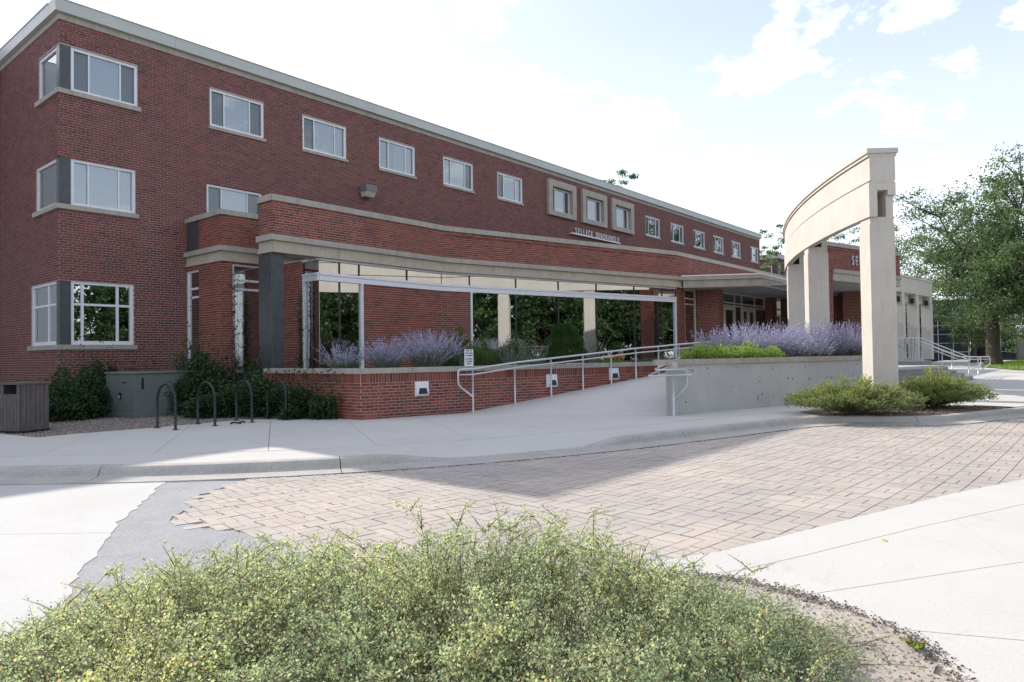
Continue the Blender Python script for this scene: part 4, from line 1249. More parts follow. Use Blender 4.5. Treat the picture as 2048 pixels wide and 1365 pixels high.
# far portico across the steps: straight beam, two pillars in view
fp = empty('far_portico', (52, 8.6, 0), 'distant cast-stone portico with two pillars above the curved steps', 'portico')
fa, fb = np.array([47.2, 9.0]), np.array([54.2, 8.35])
fd = (fb - fa) / np.hypot(*(fb - fa)); fn = np.array([-fd[1], fd[0]])
def FR(u0, u1, v0, v1): return [tuple(fa + fd * u0 + fn * v0), tuple(fa + fd * u1 + fn * v0), tuple(fa + fd * u1 + fn * v1), tuple(fa + fd * u0 + fn * v1)]
LF = float(np.hypot(*(fb - fa)))
MB().prism(FR(0, LF + .05, -.05, .62), 5.83, 5.94).build('cornice_stone', M_CAST, fp)
MB().prism(FR(0, LF, 0, .57), 4.88, 5.828).build('beam_upper', M_CAST, fp)
MB().prism(FR(0, LF, .41, .59), 4.385, 4.878).build('beam_lower', M_CAST, fp)
for u in (0.6, 3.45, 6.5):
    p = MB().prism(FR(u, u + .55, 0.0, .57), 0.7, 4.38).build('pillar', M_CAST, fp)
    MB().prism(FR(u + .02, u + .53, 0.02, .38), 4.382, 4.878).build('capital', M_CAST, p)
    c = fa + fd * (u - .12) + fn * .2
    MB().cyl(c[0], c[1], 4.3, 4.62, .11, 10).build('lamp', M_BLACK, fp)

# ------------------------------------------------------------------ terrace, curved steps, ramp
ZP = 0.83
terr = MB().prism([(27.0, 12.9), (28.0, 7.4), (29.8, 9.0), (31.5, 7.4), (34, 6.3), (42.5, 10.8), (56, 9.2), (56, 13.2), (36, 13.3)], -0.2, ZP - 0.002).build('terrace', M_STEP)
terr['kind'] = 'structure'
steps = empty('curved_steps', (36, 11.9, 0), 'curved concrete steps fanning up to the terrace', 'steps')
SC = (36.0, 11.9)
for k in range(6):
    r = 6.2 + 0.31 * k; z1 = ZP - k * (ZP / 6)
    P = [(SC[0] + r * math.cos(math.radians(a)), SC[1] + r * math.sin(math.radians(a))) for a in np.linspace(-172, -4, 60)]
    MB().prism(P, -0.2, z1 - 0.001 * k).build('step', M_STEP, steps)

ramp_root = empty('ramp', (13, 9.4, 0)); ramp_root['kind'] = 'structure'
PL0 = np.array([9.5, 12.17])                      # planter corner
CW0 = np.array([13.67, 7.11])                     # end of the concrete wall
cs = float((CW0 - PL0) @ Dv)
def ramp_z(s): return float(np.interp(s, [2.6, 3.2, 10.0, 18.5], [0.002, 0.06, ZP, ZP]))
ss = [2.6, 3.2, 4.4, 5.6, 6.8, 8.0, 9.2, 10.0, 12, 14, 16, 18.4]
vp = float((CW0 - PL0) @ Nv)
def ramp_pt(sig, t):                               # the foot of the ramp runs askew: it starts later on the wall side
    s = sig + 2.75 * t * (1 - (sig - 2.6) / 16)
    q = PL0 + Dv * s + Nv * (vp * t)
    return (float(q[0]), float(q[1]), ramp_z(sig))
for a, b in zip(ss[:-1], ss[1:]):
    V = []; F = []
    for (sg_, dz) in ((a + .003, 0), (b - .003, 0)):
        for t_ in np.linspace(-0.012, 1.0, 6): V.append(ramp_pt(sg_, t_))
    for i in range(5): F.append((i, i + 6, i + 7, i + 1))
    nb = len(V); V += [(x, y, z - .08) for x, y, z in V]
    rim = list(range(0, 6)) + list(range(11, 5, -1))
    for i in range(len(rim)): F.append((rim[i], rim[(i + 1) % 12], nb + rim[(i + 1) % 12], nb + rim[i]))
    put('ramp_slab', fast_mesh('ramp_slab', V, F, M_CONC), ramp_root)
bedV = []
for sg_ in ss:
    for t_ in (-.012, 1.0):
        x, y, z = ramp_pt(sg_, t_); bedV.append((x, y, z - .03))
put('ramp_bed', fast_mesh('ramp_bed', bedV, [(2 * i, 2 * i + 2, 2 * i + 3, 2 * i + 1) for i in range(len(ss) - 1)], M_JOINT), ramp_root)

# ------------------------------------------------------------------ brick planter along the ramp
plan = empty('brick_planter', (9.5, 12.17, 0), 'low brick planter wall with limestone cap beside the ramp', 'planter')
mpl = Masonry(plan, M_BRICK2)
PLEN = 17.6
mpl.wall((9.5, 16.05), (0, -1), 16.05 - 12.17, -0.1, 0.985, soldier_top=True)
mpl.wall((9.5, 12.17), Dv, PLEN, -0.1, 0.985, soldier_top=True)
mpl.finish(single_filter=lambda x, y, z: z > 0.0 and y < 12.2)
stone_band('cap_stone', [(9.5, 16.0), (9.5, 12.17), tuple(PL0 + Dv * PLEN)], 0.985, 1.10, 0.035, 0.30, M_LIMECAP, plan, 1.3)
stone_band('inner_wall', [(9.5, 16.0), (9.5, 12.17), tuple(PL0 + Dv * PLEN)], -0.1, 0.983, -0.01, 0.28, M_MORTAR, plan, 20)
MB().prism([(9.75, 16.1), tuple(PL0 + Dv * .3 + Nv * .25), tuple(PL0 + Dv * PLEN + Nv * .25), (27.2, 13.25), (15.9, 16.1)], 0.6, 1.0).build('soil_fill', M_SOIL, plan)

# step lights let into the planter wall
for i, (s0, lab) in enumerate(((1.47, 'square step light in the planter wall left of the rail'), (5.25, 'step light behind the third rail post'), (7.45, 'step light behind the fifth rail post'))):
    z0 = 0.44 + (0.06 if i == 1 else 0.18 if i == 2 else 0)
    c = PL0 + Dv * s0
    rt = empty('step_light', (c[0], c[1], z0), lab, 'step light', 'step lights in the planter wall', rz=math.atan2(Dv[1], Dv[0]))
    w, h = 0.36, 0.34
    mb = MB()
    mb.add([(-w / 2, -.009, 0), (w / 2, -.009, 0), (w / 2, -.009, h), (-w / 2, -.009, h), (-w / 2 + .035, -.075, .04), (w / 2 - .035, -.075, .04), (w / 2 - .035, -.05, h - .03), (-w / 2 + .035, -.05, h - .03)],
           [(3, 2, 1, 0), (0, 1, 5, 4), (1, 2, 6, 5), (2, 3, 7, 6), (3, 0, 4, 7), (4, 5, 6, 7)])
    mb.build('housing', M_WHITE, rt, False)
    fast = fast_mesh('lens', [(-.12, -.079, .055), (.12, -.079, .055), (.085, -.069, .19), (-.085, -.069, .19), (-.12, -.06, .055), (.12, -.06, .055), (.085, -.055, .19), (-.085, -.055, .19)], [(0, 1, 2, 3), (0, 4, 5, 1), (1, 5, 6, 2), (2, 6, 7, 3), (3, 7, 4, 0)], M_DARK)
    put('lens', fast, rt, False)
    for sx in (-1, 1): MB().box(sx * .16 - .006, -.02, .015, sx * .16 + .006, -.008, .027).build('screw', M_RAIL, rt, False)

# ------------------------------------------------------------------ concrete planter wall on the other side of the ramp
cw = empty('concrete_planter_wall', (13.67, 7.11, 0), 'grey concrete planter wall with limestone cap below the lavender', 'wall')
CWL = 9.5
for a in np.arange(0, CWL, 3.4):
    b = min(a + 3.4, CWL)
    MB().prism([tuple(CW0 + Dv * (a + .003)), tuple(CW0 + Dv * (b - .003)), tuple(CW0 + Dv * (b - .003) + Nv * .28), tuple(CW0 + Dv * (a + .003 + (.35 if a == 0 else 0)) + Nv * .28)], -0.05, 1.08).build('wall_panel', M_WALLCONC, cw)
wk = CW0 + Dv * 3.35 + Nv * 2.3                    # the bed widens from a point along the ramp
we = CW0 + Dv * CWL + Nv * 2.3
stone_band('cap_stone', [tuple(CW0 - Dv * .06), tuple(CW0 + Dv * CWL)], 1.082, 1.20, 0.04, 0.30, M_LIMECAP, cw, 1.45)
stone_band('back_wall', [tuple(we), tuple(wk), tuple(CW0 + Dv * .10 + Nv * .03)], -0.05, 1.15, 0.0, 0.2, M_WALLCONC, cw, 3.2)
stone_band('end_wall', [tuple(CW0 + Dv * (CWL - .002) + Nv * .29), tuple(we)], -0.05, 1.15, 0.0, 0.2, M_WALLCONC, cw, 6)
MB().prism([tuple(CW0 + Nv * .285 + Dv * .6), tuple(wk - Nv * .15), tuple(we - Nv * .15 - Dv * .25), tuple(CW0 + Dv * (CWL - .25) + Nv * .285)], 0.3, 1.06).build('soil_fill', M_SOIL, cw)
# honeycomb blemishes and tie holes in the concrete
rr = np.random.default_rng(4)
M_PIT = mat_plain('concrete_pit', (0.16, 0.15, 0.14), .95)
for i in range(46):
    s = rr.uniform(0.3, 8.4); z = [0.28, 0.62, 0.95][i % 3] + rr.normal(0, 0.05)
    c = CW0 + Dv * s
    r = rr.uniform(0.012, 0.034)
    P = [(c[0] + Dv[0] * r * math.cos(t) * rr.uniform(.6, 1.2) - Nv[0] * 0.0025, c[1] + Dv[1] * r * math.cos(t) - Nv[1] * 0.0025, z + r * math.sin(t) * rr.uniform(.7, 1.4)) for t in np.linspace(0, 2 * math.pi, 8)[:-1]]
    MB().add(P, [tuple(range(7))]).build('pit', M_PIT, cw)

# ------------------------------------------------------------------ rails
def rail_thing(name, label, loc, tubes, posts, r=0.024):
    t = empty(name, loc, label, 'handrail')
    for nm, path in tubes: MB().tube(arc_round(path, 0.09), r, 10).build(nm, M_RAIL, t, smooth=True)
    for (p, z0, z1) in posts:
        po = MB().tube([(p[0], p[1], z0), (p[0], p[1], z1)], r * 0.95, 10).build('post', M_RAIL, t, smooth=True)
        MB().cyl(p[0], p[1], z0, z0 + .012, 0.055, 12).build('base_plate', M_RAIL, po)
    return t
def rp(s, off, z):
    q = PL0 + Dv * s - Nv * off
    return (float(q[0]), float(q[1]), z)
s_posts = [2.73, 3.95, 5.09, 6.17, 7.19, 8.14, 9.06, 9.95, 10.85, 11.8]
ztop = [1.03, 1.16, 1.25, 1.33, 1.41, 1.49, 1.54, 1.60, 1.65, 1.70]
top = [rp(2.33, .18, 1.0)] + [rp(s, .18, z) for s, z in zip(s_posts, ztop)] + [rp(14.5, .18, 1.74)]
low = [rp(2.33, .18, 0.90)] + [rp(s, .22, z - .125) for s, z in zip(s_posts, ztop)] + [rp(14.5, .22, 1.6)]
T = empty('ramp_handrail', rp(2.7, .18, 0), 'long silver pipe handrail running up the brick planter side of the ramp', 'handrail')
MB().tube(arc_round([rp(2.73, .18, 0.38), rp(2.33, .18, 0.66), rp(2.33, .18, 1.03)] + top[1:], 0.10, 5), 0.024, 10).build('top_rail', M_RAIL, T, smooth=True)
MB().tube(arc_round([rp(2.34, .18, 0.905), rp(2.73, .21, 0.905)] + low[2:], 0.08), 0.019, 10).build('lower_rail', M_RAIL, T, smooth=True)
for s, z in zip(s_posts, ztop):
    p = MB().tube([rp(s, .18, ramp_z(s) - .02), rp(s, .18, z)], 0.022, 10).build('post', M_RAIL, T, smooth=True)
    MB().tube([rp(s, .18, z - .18), rp(s, .23, z - .18), rp(s, .22, z - .125)], 0.008, 6).build('bracket', M_RAIL, p)
# rail returning round the end of the concrete wall
def cp(s, v, z):
    q = CW0 + Dv * s + Nv * v
    return (float(q[0]), float(q[1]), z)
T = empty('wall_end_handrail', cp(0.0, -.12, 0), 'short looped silver handrail at the end of the concrete wall', 'handrail')
MB().tube(arc_round([cp(3.3, 2.45, 1.22), cp(-.10, .20, 1.0), cp(-.26, .02, 0.99), cp(0.05, -.14, 0.985), cp(0.52, -.14, 0.98), cp(0.52, -.14, 0.62), cp(0.09, -.14, 0.36)], 0.09, 5), 0.022, 10).build('top_rail', M_RAIL, T, smooth=True)
MB().tube(arc_round([cp(3.0, 2.3, 1.08), cp(-.30, .18, 0.875), cp(-.55, -.02, 0.865), cp(0.05, -.19, 0.865), cp(0.62, -.19, 0.865)], 0.07, 5), 0.019, 10).build('lower_rail', M_RAIL, T, smooth=True)
p = MB().tube([cp(0.08, -.14, -0.02), cp(0.08, -.14, 0.985)], 0.024, 10).build('post', M_RAIL, T, smooth=True)
MB().tube([cp(.08, -.14, .84), cp(.16, -.19, .84), cp(.16, -.19, .865)], 0.009, 6).build('bracket', M_RAIL, p)
# two stair rails down the curved steps
for k, (lab, dyy) in enumerate((('nearer silver handrail descending the curved steps', 0.0), ('farther silver handrail descending the curved steps', 0.9))):
    def S(px, d, z):
        r = cam_ray(px, 690); t = d / (r[0] * math.cos(PSI) + r[1] * math.sin(PSI))
        return (r[0] * t + 0.1 * k, r[1] * t + dyy * .45, z)
    T = empty('stair_handrail', S(1830, 30.5, ZP), lab, 'handrail', 'handrails on the curved steps')
    hi = [S(1826, 30.5, 1.45), S(1814, 30.3, 1.60), S(1814, 30.3, 1.85), S(1842, 31, 1.86), S(1935, 34.2, 0.98), S(1962, 35, 0.95), S(1978, 35.4, .95), S(1980, 35.5, .6), S(1958, 35, .25)]
    MB().tube(arc_round(hi, .12, 5), 0.026, 10).build('top_rail', M_RAIL, T, smooth=True)
    MB().tube(arc_round([S(1814, 30.3, 1.72), S(1842, 31, 1.72), S(1935, 34.2, 0.84), S(1975, 35.3, .82)], .12), 0.022, 10).build('lower_rail', M_RAIL, T, smooth=True)
    for px, d, z0, z1 in ((1830, 30.5, ZP, 1.86), (1843, 31.1, ZP - .0, 1.85), (1903, 33.1, .3, 1.28), (1955, 34.8, -.02, .96)):
        MB().tube([S(px, d, z0), S(px, d, z1)], 0.024, 10).build('post', M_RAIL, T, smooth=True)

# ------------------------------------------------------------------ street furniture by the building
# pad-mounted transformer cabinet
tb = empty('transformer_cabinet', (7.8, 18.1, 0), 'green-grey transformer cabinet on gravel below the corner window', 'cabinet', rz=math.radians(6))
L_, W_, H_ = 1.95, 1.35, 1.03
MB().bevbox(-0.93, -0.67, -.03, 1.02, 0.68, 0.10, .01).build('plinth', M_BOX, tb, False)
for k, (a, b) in enumerate(((-0.92, 0.12), (0.125, 1.0))):
    d = MB().bevbox(a, -0.66, 0.102, b, 0.67, H_, .008).build('cabinet_door', M_BOX, tb, False)
MB().bevbox(-0.95, -0.70, H_ + .001, 1.04, 0.70, H_ + .045, .012).build('lid', M_BOX, tb, False)
hd = MB().box(-0.945, -.06, .42, -0.921, .03, .58).build('latch', M_BLACK, tb, False); MB().box(-.962, -.03, .44, -.946, .0, .52).build('padlock', M_RAIL, hd, False)
hd = MB().box(0.30, -.69, .44, 0.42, -.661, .62).build('latch', M_BLACK, tb, False); MB().box(.34, -.705, .47, .38, -.691, .55).build('padlock', M_RAIL, hd, False)
MB().box(0.20, -.666, .66, 0.44, -.6605, .80).build('label_plate', M_WHITE, tb, False)
MB().box(-0.76, -.666, .66, -0.70, -.6605, .93).build('number_strip', M_BLACK, tb, False)
for z in (.25, .42, .6, .78): MB().cyl(0, 0, 0, .008, .012, 8).build('bolt', M_RAIL, tb, False).location = (-0.2, -.662, z)
for o in [c for c in tb.children if c.name.startswith('bolt')]: o.rotation_euler = (math.pi / 2, 0, 0)
MB().box(-.9215, -.28, .80, -.9205, -.12, .84).build('stencil_mark', M_BLACK, tb, False)

# wooden litter bin
lb_ = empty('litter_bin', (4.42, 16.1, -0.01), 'weathered wooden litter bin with lid on gravel at far left', 'bin', rz=math.radians(20))
hw = 0.27
for side in range(4):
    for k in range(6):
        a = -hw + k * (2 * hw / 6) + .004; b = -hw + (k + 1) * (2 * hw / 6) - .004
        top = 0.74 if (side == 3 and 1 <= k <= 4) else 0.92
        mb = MB()
        if side == 0: mb.box(a, -hw - .02, .04, b, -hw, top)
        elif side == 1: mb.box(hw, a, .04, hw + .02, b, top)
        elif side == 2: mb.box(a, hw, .04, b, hw + .02, top)
        else: mb.box(-hw - .02, a, .04, -hw, b, top)
        mb.build('plank', M_WOOD, lb_, False)
MB().box(-hw + .005, -hw + .005, .01, hw - .005, hw - .005, .70).build('liner', M_BLACK, lb_, False)
MB().bevbox(-hw - .04, -hw - .04, .922, hw + .04, hw + .04, .965, .008).build('lid', M_WOOD, lb_, False)
MB().box(-hw - .018, -hw - .018, 0, hw + .018, hw + .018, .038).build('base', M_BLACK, lb_, False)

# bench end behind the bin
bn = empty('park_bench', (3.9, 17.7, 0), 'dark slatted bench half out of frame behind the bin', 'bench', rz=math.radians(10))
for k in range(4): MB().box(-1.0, -.22 + k * .12, .44, .62, -.12 + k * .12, .48).build('seat_slat', M_WOOD, bn, False)
for k in range(3): MB().box(-1.0, .27, .58 + k * .13, .62, .30, .68 + k * .13).build('back_slat', M_BLACK if k < 2 else M_WOOD, bn, False)
for x in (-.85, .5):
    MB().box(x, -.2, -.02, x + .05, -.15, .438).build('leg', M_BLACK, bn, False); MB().box(x, .21, -.02, x + .05, .268, .96).build('leg', M_BLACK, bn, False)
MB().box(.45, -.22, .62, .52, .2, .65).build('armrest', M_RAIL, bn, False)

# bicycle racks: inverted hoops
def rack_path(r=0.36, h=0.88):
    P = [(0, -r, -.02), (0, -r, h - r)]
    for a in np.linspace(180, 0, 15)[1:-1]:
        P.append((0, r * math.cos(math.radians(a)), h - r + r * math.sin(math.radians(a))))
    return P + [(0, r, h - r), (0, r, -.02)]
rk_me = fast_mesh('hoop', *(lambda m: (m.v, m.f))(MB().tube(rack_path(), 0.026, 10)), M_BLACK, smooth=True)
pl_me = fast_mesh('foot_plate', *(lambda m: (m.v, m.f))(MB().cyl(0, 0, 0, .01, .065, 12)), M_BLACK)
rlabs = ['black hoop bicycle rack in front of the transformer cabinet, leftmost of four', 'black hoop bicycle rack, second from the left of four', 'black hoop bicycle rack with a cable on the ground beside it', 'black hoop bicycle rack nearest the brick planter, half in leaves']
for i, (x, y, rz) in enumerate(((6.18, 13.96, .04), (7.03, 14.06, 0), (7.89, 14.11, -.06), (8.62, 14.03, .02))):
    t = empty('bicycle_rack', (x, y, 0), rlabs[i], 'bicycle rack', 'bicycle racks by the planter', rz=rz)
    link(bpy.data.objects.new('hoop', rk_me), t)
    for s in (-.36, .36):
        o = link(bpy.data.objects.new('foot_plate', pl_me), t); o.location = (0, s, 0)
cb = []
for i in range(30):
    a = i / 29
    cb.append((7.68 - .30 * a + .02 * math.sin(a * 14), 13.70 + .07 * math.sin(a * 9), .022 + .012 * math.sin(a * 11)))
tag(MB().tube(cb, 0.018, 7).build('cable_lock', M_BLACK, smooth=True), 'black cable lock lying on the pavement by a rack', 'lock')

# small notice on the planter cap
q = PL0 + Dv * 2.74
sgn = empty('notice_sign', (q[0], q[1], 1.1), 'small white notice standing on the planter cap by the rail', 'sign', rz=math.atan2(Dv[1], Dv[0]))
MB().bevbox(-.125, -.006, 0.0, .125, .0, .40, .002).build('plate', M_WHITE, sgn, False)
rr = np.random.default_rng(9)
for row, words in enumerate([(5, 3), (4, 6), (2, 8), (3, 6), (2, 7), (4, 2)]):
    z = 0.35 - row * .058 - (.02 if row > 2 else 0)
    tot = sum(words) * .0185 + .018
    x = -tot / 2
    for w in words:
        for c in range(w):
            MB().box(x + c * .0185 + .002, -.0072, z, x + c * .0185 + .0155, -.0061, z + .034).build('print_mark', M_BLACK, sgn, False)
        x += w * .0185 + .018

# ------------------------------------------------------------------ foliage tools
def rand_unit(n, r):
    v = r.normal(size=(n, 3)); return v / np.linalg.norm(v, axis=1)[:, None]
def leaf_arrays(C, A, size, aspect, r, up_bias=0.0):
    """diamond leaves: centre C, axis A"""
    n = len(C)
    B = np.cross(A, rand_unit(n, r) + np.array([0, 0, up_bias])); B /= (np.linalg.norm(B, axis=1)[:, None] + 1e-9)
    size = np.broadcast_to(size, (n,))[:, None]
    V = np.stack([C - A * size * .5, C + B * size * aspect * .5 + A * size * .05, C + A * size * .5, C - B * size * aspect * .5 + A * size * .05], 1)
    return V.reshape(-1, 3)
def foliage(name, Vs, tints, mat, parent, kind='stuff'):
    V = np.concatenate(Vs); n = len(V) // 4
    F = np.arange(4 * n).reshape(n, 4)
    o = put(name, fast_mesh(name, V, F, mat, np.concatenate(tints)), parent)
    if kind: o['kind'] = kind
    return o
def thin_stems(name, paths, r0, r1, mat, parent, n=4):
    """many tapered stems as one mesh"""
    V = []; F = []
    for P in paths:
        P = np.asarray(P); m = len(P); b = len(V)
        T = np.gradient(P, axis=0); T /= (np.linalg.norm(T, axis=1)[:, None] + 1e-9)
        X = np.cross(T, [0.31, 0.77, 0.1]); X /= (np.linalg.norm(X, axis=1)[:, None] + 1e-9)
        Y = np.cross(T, X)
        for i in range(m):
            rad = r0 + (r1 - r0) * i / (m - 1)
            for k in range(n):
                a = 2 * math.pi * k / n
                V.append(P[i] + rad * (X[i] * math.cos(a) + Y[i] * math.sin(a)))
        for i in range(m - 1):
            for k in range(n):
                F.append((b + i * n + k, b + i * n + (k + 1) % n, b + (i + 1) * n + (k + 1) % n, b + (i + 1) * n + k))
    o = put(name, fast_mesh(name, np.array(V), np.array(F), mat, smooth=True), parent)
    o['kind'] = 'stuff'
    return o

ML_FORE = mat_leaf('small_shrub_leaf', [(0, (0.11, 0.16, 0.11)), (0.3, (0.26, 0.325, 0.20)), (0.6, (0.41, 0.46, 0.27)), (0.85, (0.54, 0.56, 0.25)), (0.96, (0.6, 0.54, 0.24)), (1, (0.5, 0.31, 0.2))], 0.52, 0.42)
ML_DARK = mat_leaf('dark_shrub_leaf', [(0, (0.016, 0.034, 0.014)), (0.5, (0.04, 0.078, 0.026)), (0.85, (0.075, 0.12, 0.04)), (1, (0.12, 0.16, 0.05))], 0.25, 0.45)
ML_YEW = mat_leaf('yew_needle', [(0, (0.022, 0.048, 0.012)), (0.6, (0.06, 0.12, 0.022)), (1, (0.12, 0.20, 0.035))], 0.25)
ML_JUN = mat_leaf('juniper_needle', [(0, (0.06, 0.09, 0.04)), (0.45, (0.17, 0.215, 0.085)), (0.8, (0.31, 0.335, 0.12)), (1, (0.40, 0.37, 0.14))], 0.4)
ML_LIME = mat_leaf('bright_shrub_leaf', [(0, (0.09, 0.15, 0.04)), (0.5, (0.24, 0.34, 0.085)), (1, (0.38, 0.47, 0.14))], 0.5)
ML_SAGE = mat_leaf('sage_leaf', [(0, (0.085, 0.115, 0.075)), (0.6, (0.15, 0.18, 0.13)), (1, (0.22, 0.245, 0.19))], 0.3)
ML_LAV = mat_leaf('lavender_flower', [(0, (0.33, 0.31, 0.48)), (0.5, (0.47, 0.445, 0.64)), (1, (0.62, 0.59, 0.76))], 0.45)
ML_TREE = mat_leaf('tree_leaf', [(0, (0.055, 0.09, 0.045)), (0.5, (0.12, 0.175, 0.08)), (1, (0.23, 0.29, 0.12))], 0.45)
ML_RED = mat_leaf('rust_spike', [(0, (0.20, 0.07, 0.03)), (1, (0.32, 0.13, 0.05))], 0.3)
ML_ORANGE = mat_leaf('orange_petal', [(0, (0.55, 0.17, 0.01)), (1, (0.75, 0.32, 0.02))], 0.3)
M_STALK = mat_plain('grey_stalk', (0.24, 0.26, 0.21), 0.8, 0, 0.15, 20)

# ------------------------------------------------------------------ foreground shrubs (arching stems with small leaves)
R2 = np.array([math.sin(PSI), -math.cos(PSI)]); F2 = np.array([math.cos(PSI), math.sin(PSI)])
HLAT = [-2.75, -2.4, -2.12, -1.6, -1.09, -0.58, -0.06, 0.45, 0.68, 0.90, 1.10, 1.30, 1.48]
HHGT = [0.05, 0.15, 0.34, 0.51, 0.57, 0.62, 0.64, 0.60, 0.52, 0.38, 0.29, 0.17, 0.03]
def env_h(lat, dep):
    h = np.interp(lat, HLAT, HHGT)
    f = np.interp(dep, [1.2, 2.0, 2.8, 3.4, 3.8, 4.15, 4.35], [0.55, 0.62, 0.80, 0.98, 0.92, 0.45, 0.0])
    w = 0.07 * np.sin(lat * 4.1 + 1) * np.sin(dep * 3.7) + 0.05 * np.sin(lat * 9.3 + dep * 5)
    return np.maximum(0, h * f * (1 + w * 1.5))
shr_def = [(-2.7, -0.95, 'yellow-green foreground shrub at the lower left with long wild shoots', 1), (-1.0, 0.42, 'tallest foreground shrub, small grey-green leaves, lower centre', 2), (0.38, 1.62, 'low foreground shrub by the bare soil, lower right', 3)]
for (l0, l1, lab, sd) in shr_def:
    r = np.random.default_rng(sd)
    lc = (l0 + l1) / 2
    b = R2 * lc + F2 * 3.1
    t = empty('foreground_shrub', (b[0], b[1], ZR), lab, 'shrub', 'shrubs in the foreground bed')
    paths = []; LC = []; LA = []; LT = []; LS = []
    nst = int(1050 * (l1 - l0) / 1.4)
    for k in range(nst):
        lat = r.uniform(l0 - .05, l1 + .05); dep = r.uniform(1.55, 4.3)
        wild = r.random() < 0.075
        H = env_h(lat, dep)
        if H < 0.03: continue
        H = H * r.uniform(0.45, 1.06)
        if wild: H = H * 1.08 + r.uniform(.03, .14)
        tip = np.array([lat, dep]); root = tip + np.array([(lc - lat) * .25 + r.normal(0, .12), (3.1 - dep) * .25 + r.normal(0, .12)])
        m = 7
        P = []
        lean = r.normal(0, .10, 2) * (1.5 if wild else 1)
        for i in range(m):
            a = i / (m - 1)
            xy = root + (tip - root) * a ** 1.3 + lean * a ** 2.2
            z = ZR + .01 + H * (1 - (1 - a) ** 1.7)
            w = R2 * xy[0] + F2 * xy[1]
            P.append((w[0], w[1], z))
        P = np.array(P); paths.append(P)
        nl = int((88 if not wild else 80) * (0.45 + H))
        u = 1 - r.random(nl) ** (1.5 if not wild else 1.1) * (0.78 if not wild else .85)
        pos = np.stack([np.interp(u, np.linspace(0, 1, m), P[:, c]) for c in range(3)], 1)
        spread = (0.035 if not wild else 0.010) * (1.25 - u)[:, None] + 0.006
        pos += r.normal(0, 1, (nl, 3)) * spread
        ax = rand_unit(nl, r) * .9 + np.array([0, 0, .45]); ax /= np.linalg.norm(ax, axis=1)[:, None]
        LC.append(pos); LA.append(ax)
        yel = (0.14 if sd == 1 else 0.04)
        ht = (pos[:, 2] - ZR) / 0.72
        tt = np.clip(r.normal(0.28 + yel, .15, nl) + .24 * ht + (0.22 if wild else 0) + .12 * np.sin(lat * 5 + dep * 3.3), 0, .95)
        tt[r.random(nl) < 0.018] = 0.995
        LT.append(tt); LS.append(r.uniform(0.008, 0.0185, nl))
        # side shoots
        for _ in range(2 if not wild else 3):
            i0 = r.integers(2, m - 1); p0 = P[i0]
            dv = rand_unit(1, r)[0] * np.array([1, 1, .5]) + np.array([0, 0, .5]); ln = r.uniform(.06, .16)
            Q = np.array([p0, p0 + dv * ln * .5, p0 + dv * ln + np.array([0, 0, -.01])]); paths.append(Q)
            nq = 22; uq = r.random(nq)
            pq_ = p0 + dv * ln * uq[:, None] + r.normal(0, .010, (nq, 3))
            ax = rand_unit(nq, r) + np.array([0, 0, .4]); ax /= np.linalg.norm(ax, axis=1)[:, None]
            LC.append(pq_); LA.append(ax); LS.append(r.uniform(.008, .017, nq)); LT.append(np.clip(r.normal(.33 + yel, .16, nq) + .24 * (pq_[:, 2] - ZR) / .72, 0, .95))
    C_ = np.concatenate(LC); A_ = np.concatenate(LA); S_ = np.concatenate(LS); T_ = np.concatenate(LT)
    C_[:, 2] = np.maximum(C_[:, 2], ZR + 0.015)
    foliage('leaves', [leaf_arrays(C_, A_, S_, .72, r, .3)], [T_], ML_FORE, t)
    thin_stems('stems', paths, 0.0032, 0.0010, M_STEM, t, 3)
    # a few bare grey canes
    bare = []
    for _ in range(26):
        lat = r.uniform(l0 + .1, l1 - .1); dep = r.uniform(2.3, 3.9); h = float(env_h(lat, dep)) * r.uniform(.75, 1.02)
        w0 = R2 * lat + F2 * dep; dv = r.normal(0, .16, 2)
        bare.append(np.array([(w0[0], w0[1], ZR + h * .55), (w0[0] + dv[0] * .6, w0[1] + dv[1] * .6, ZR + h * .9), (w0[0] + dv[0], w0[1] + dv[1], ZR + h + r.uniform(-.02, .06))]))
    thin_stems('bare_canes', bare, 0.0036, 0.0016, mat_plain('dead_cane', (0.36, 0.30, 0.23), .9), t, 4)

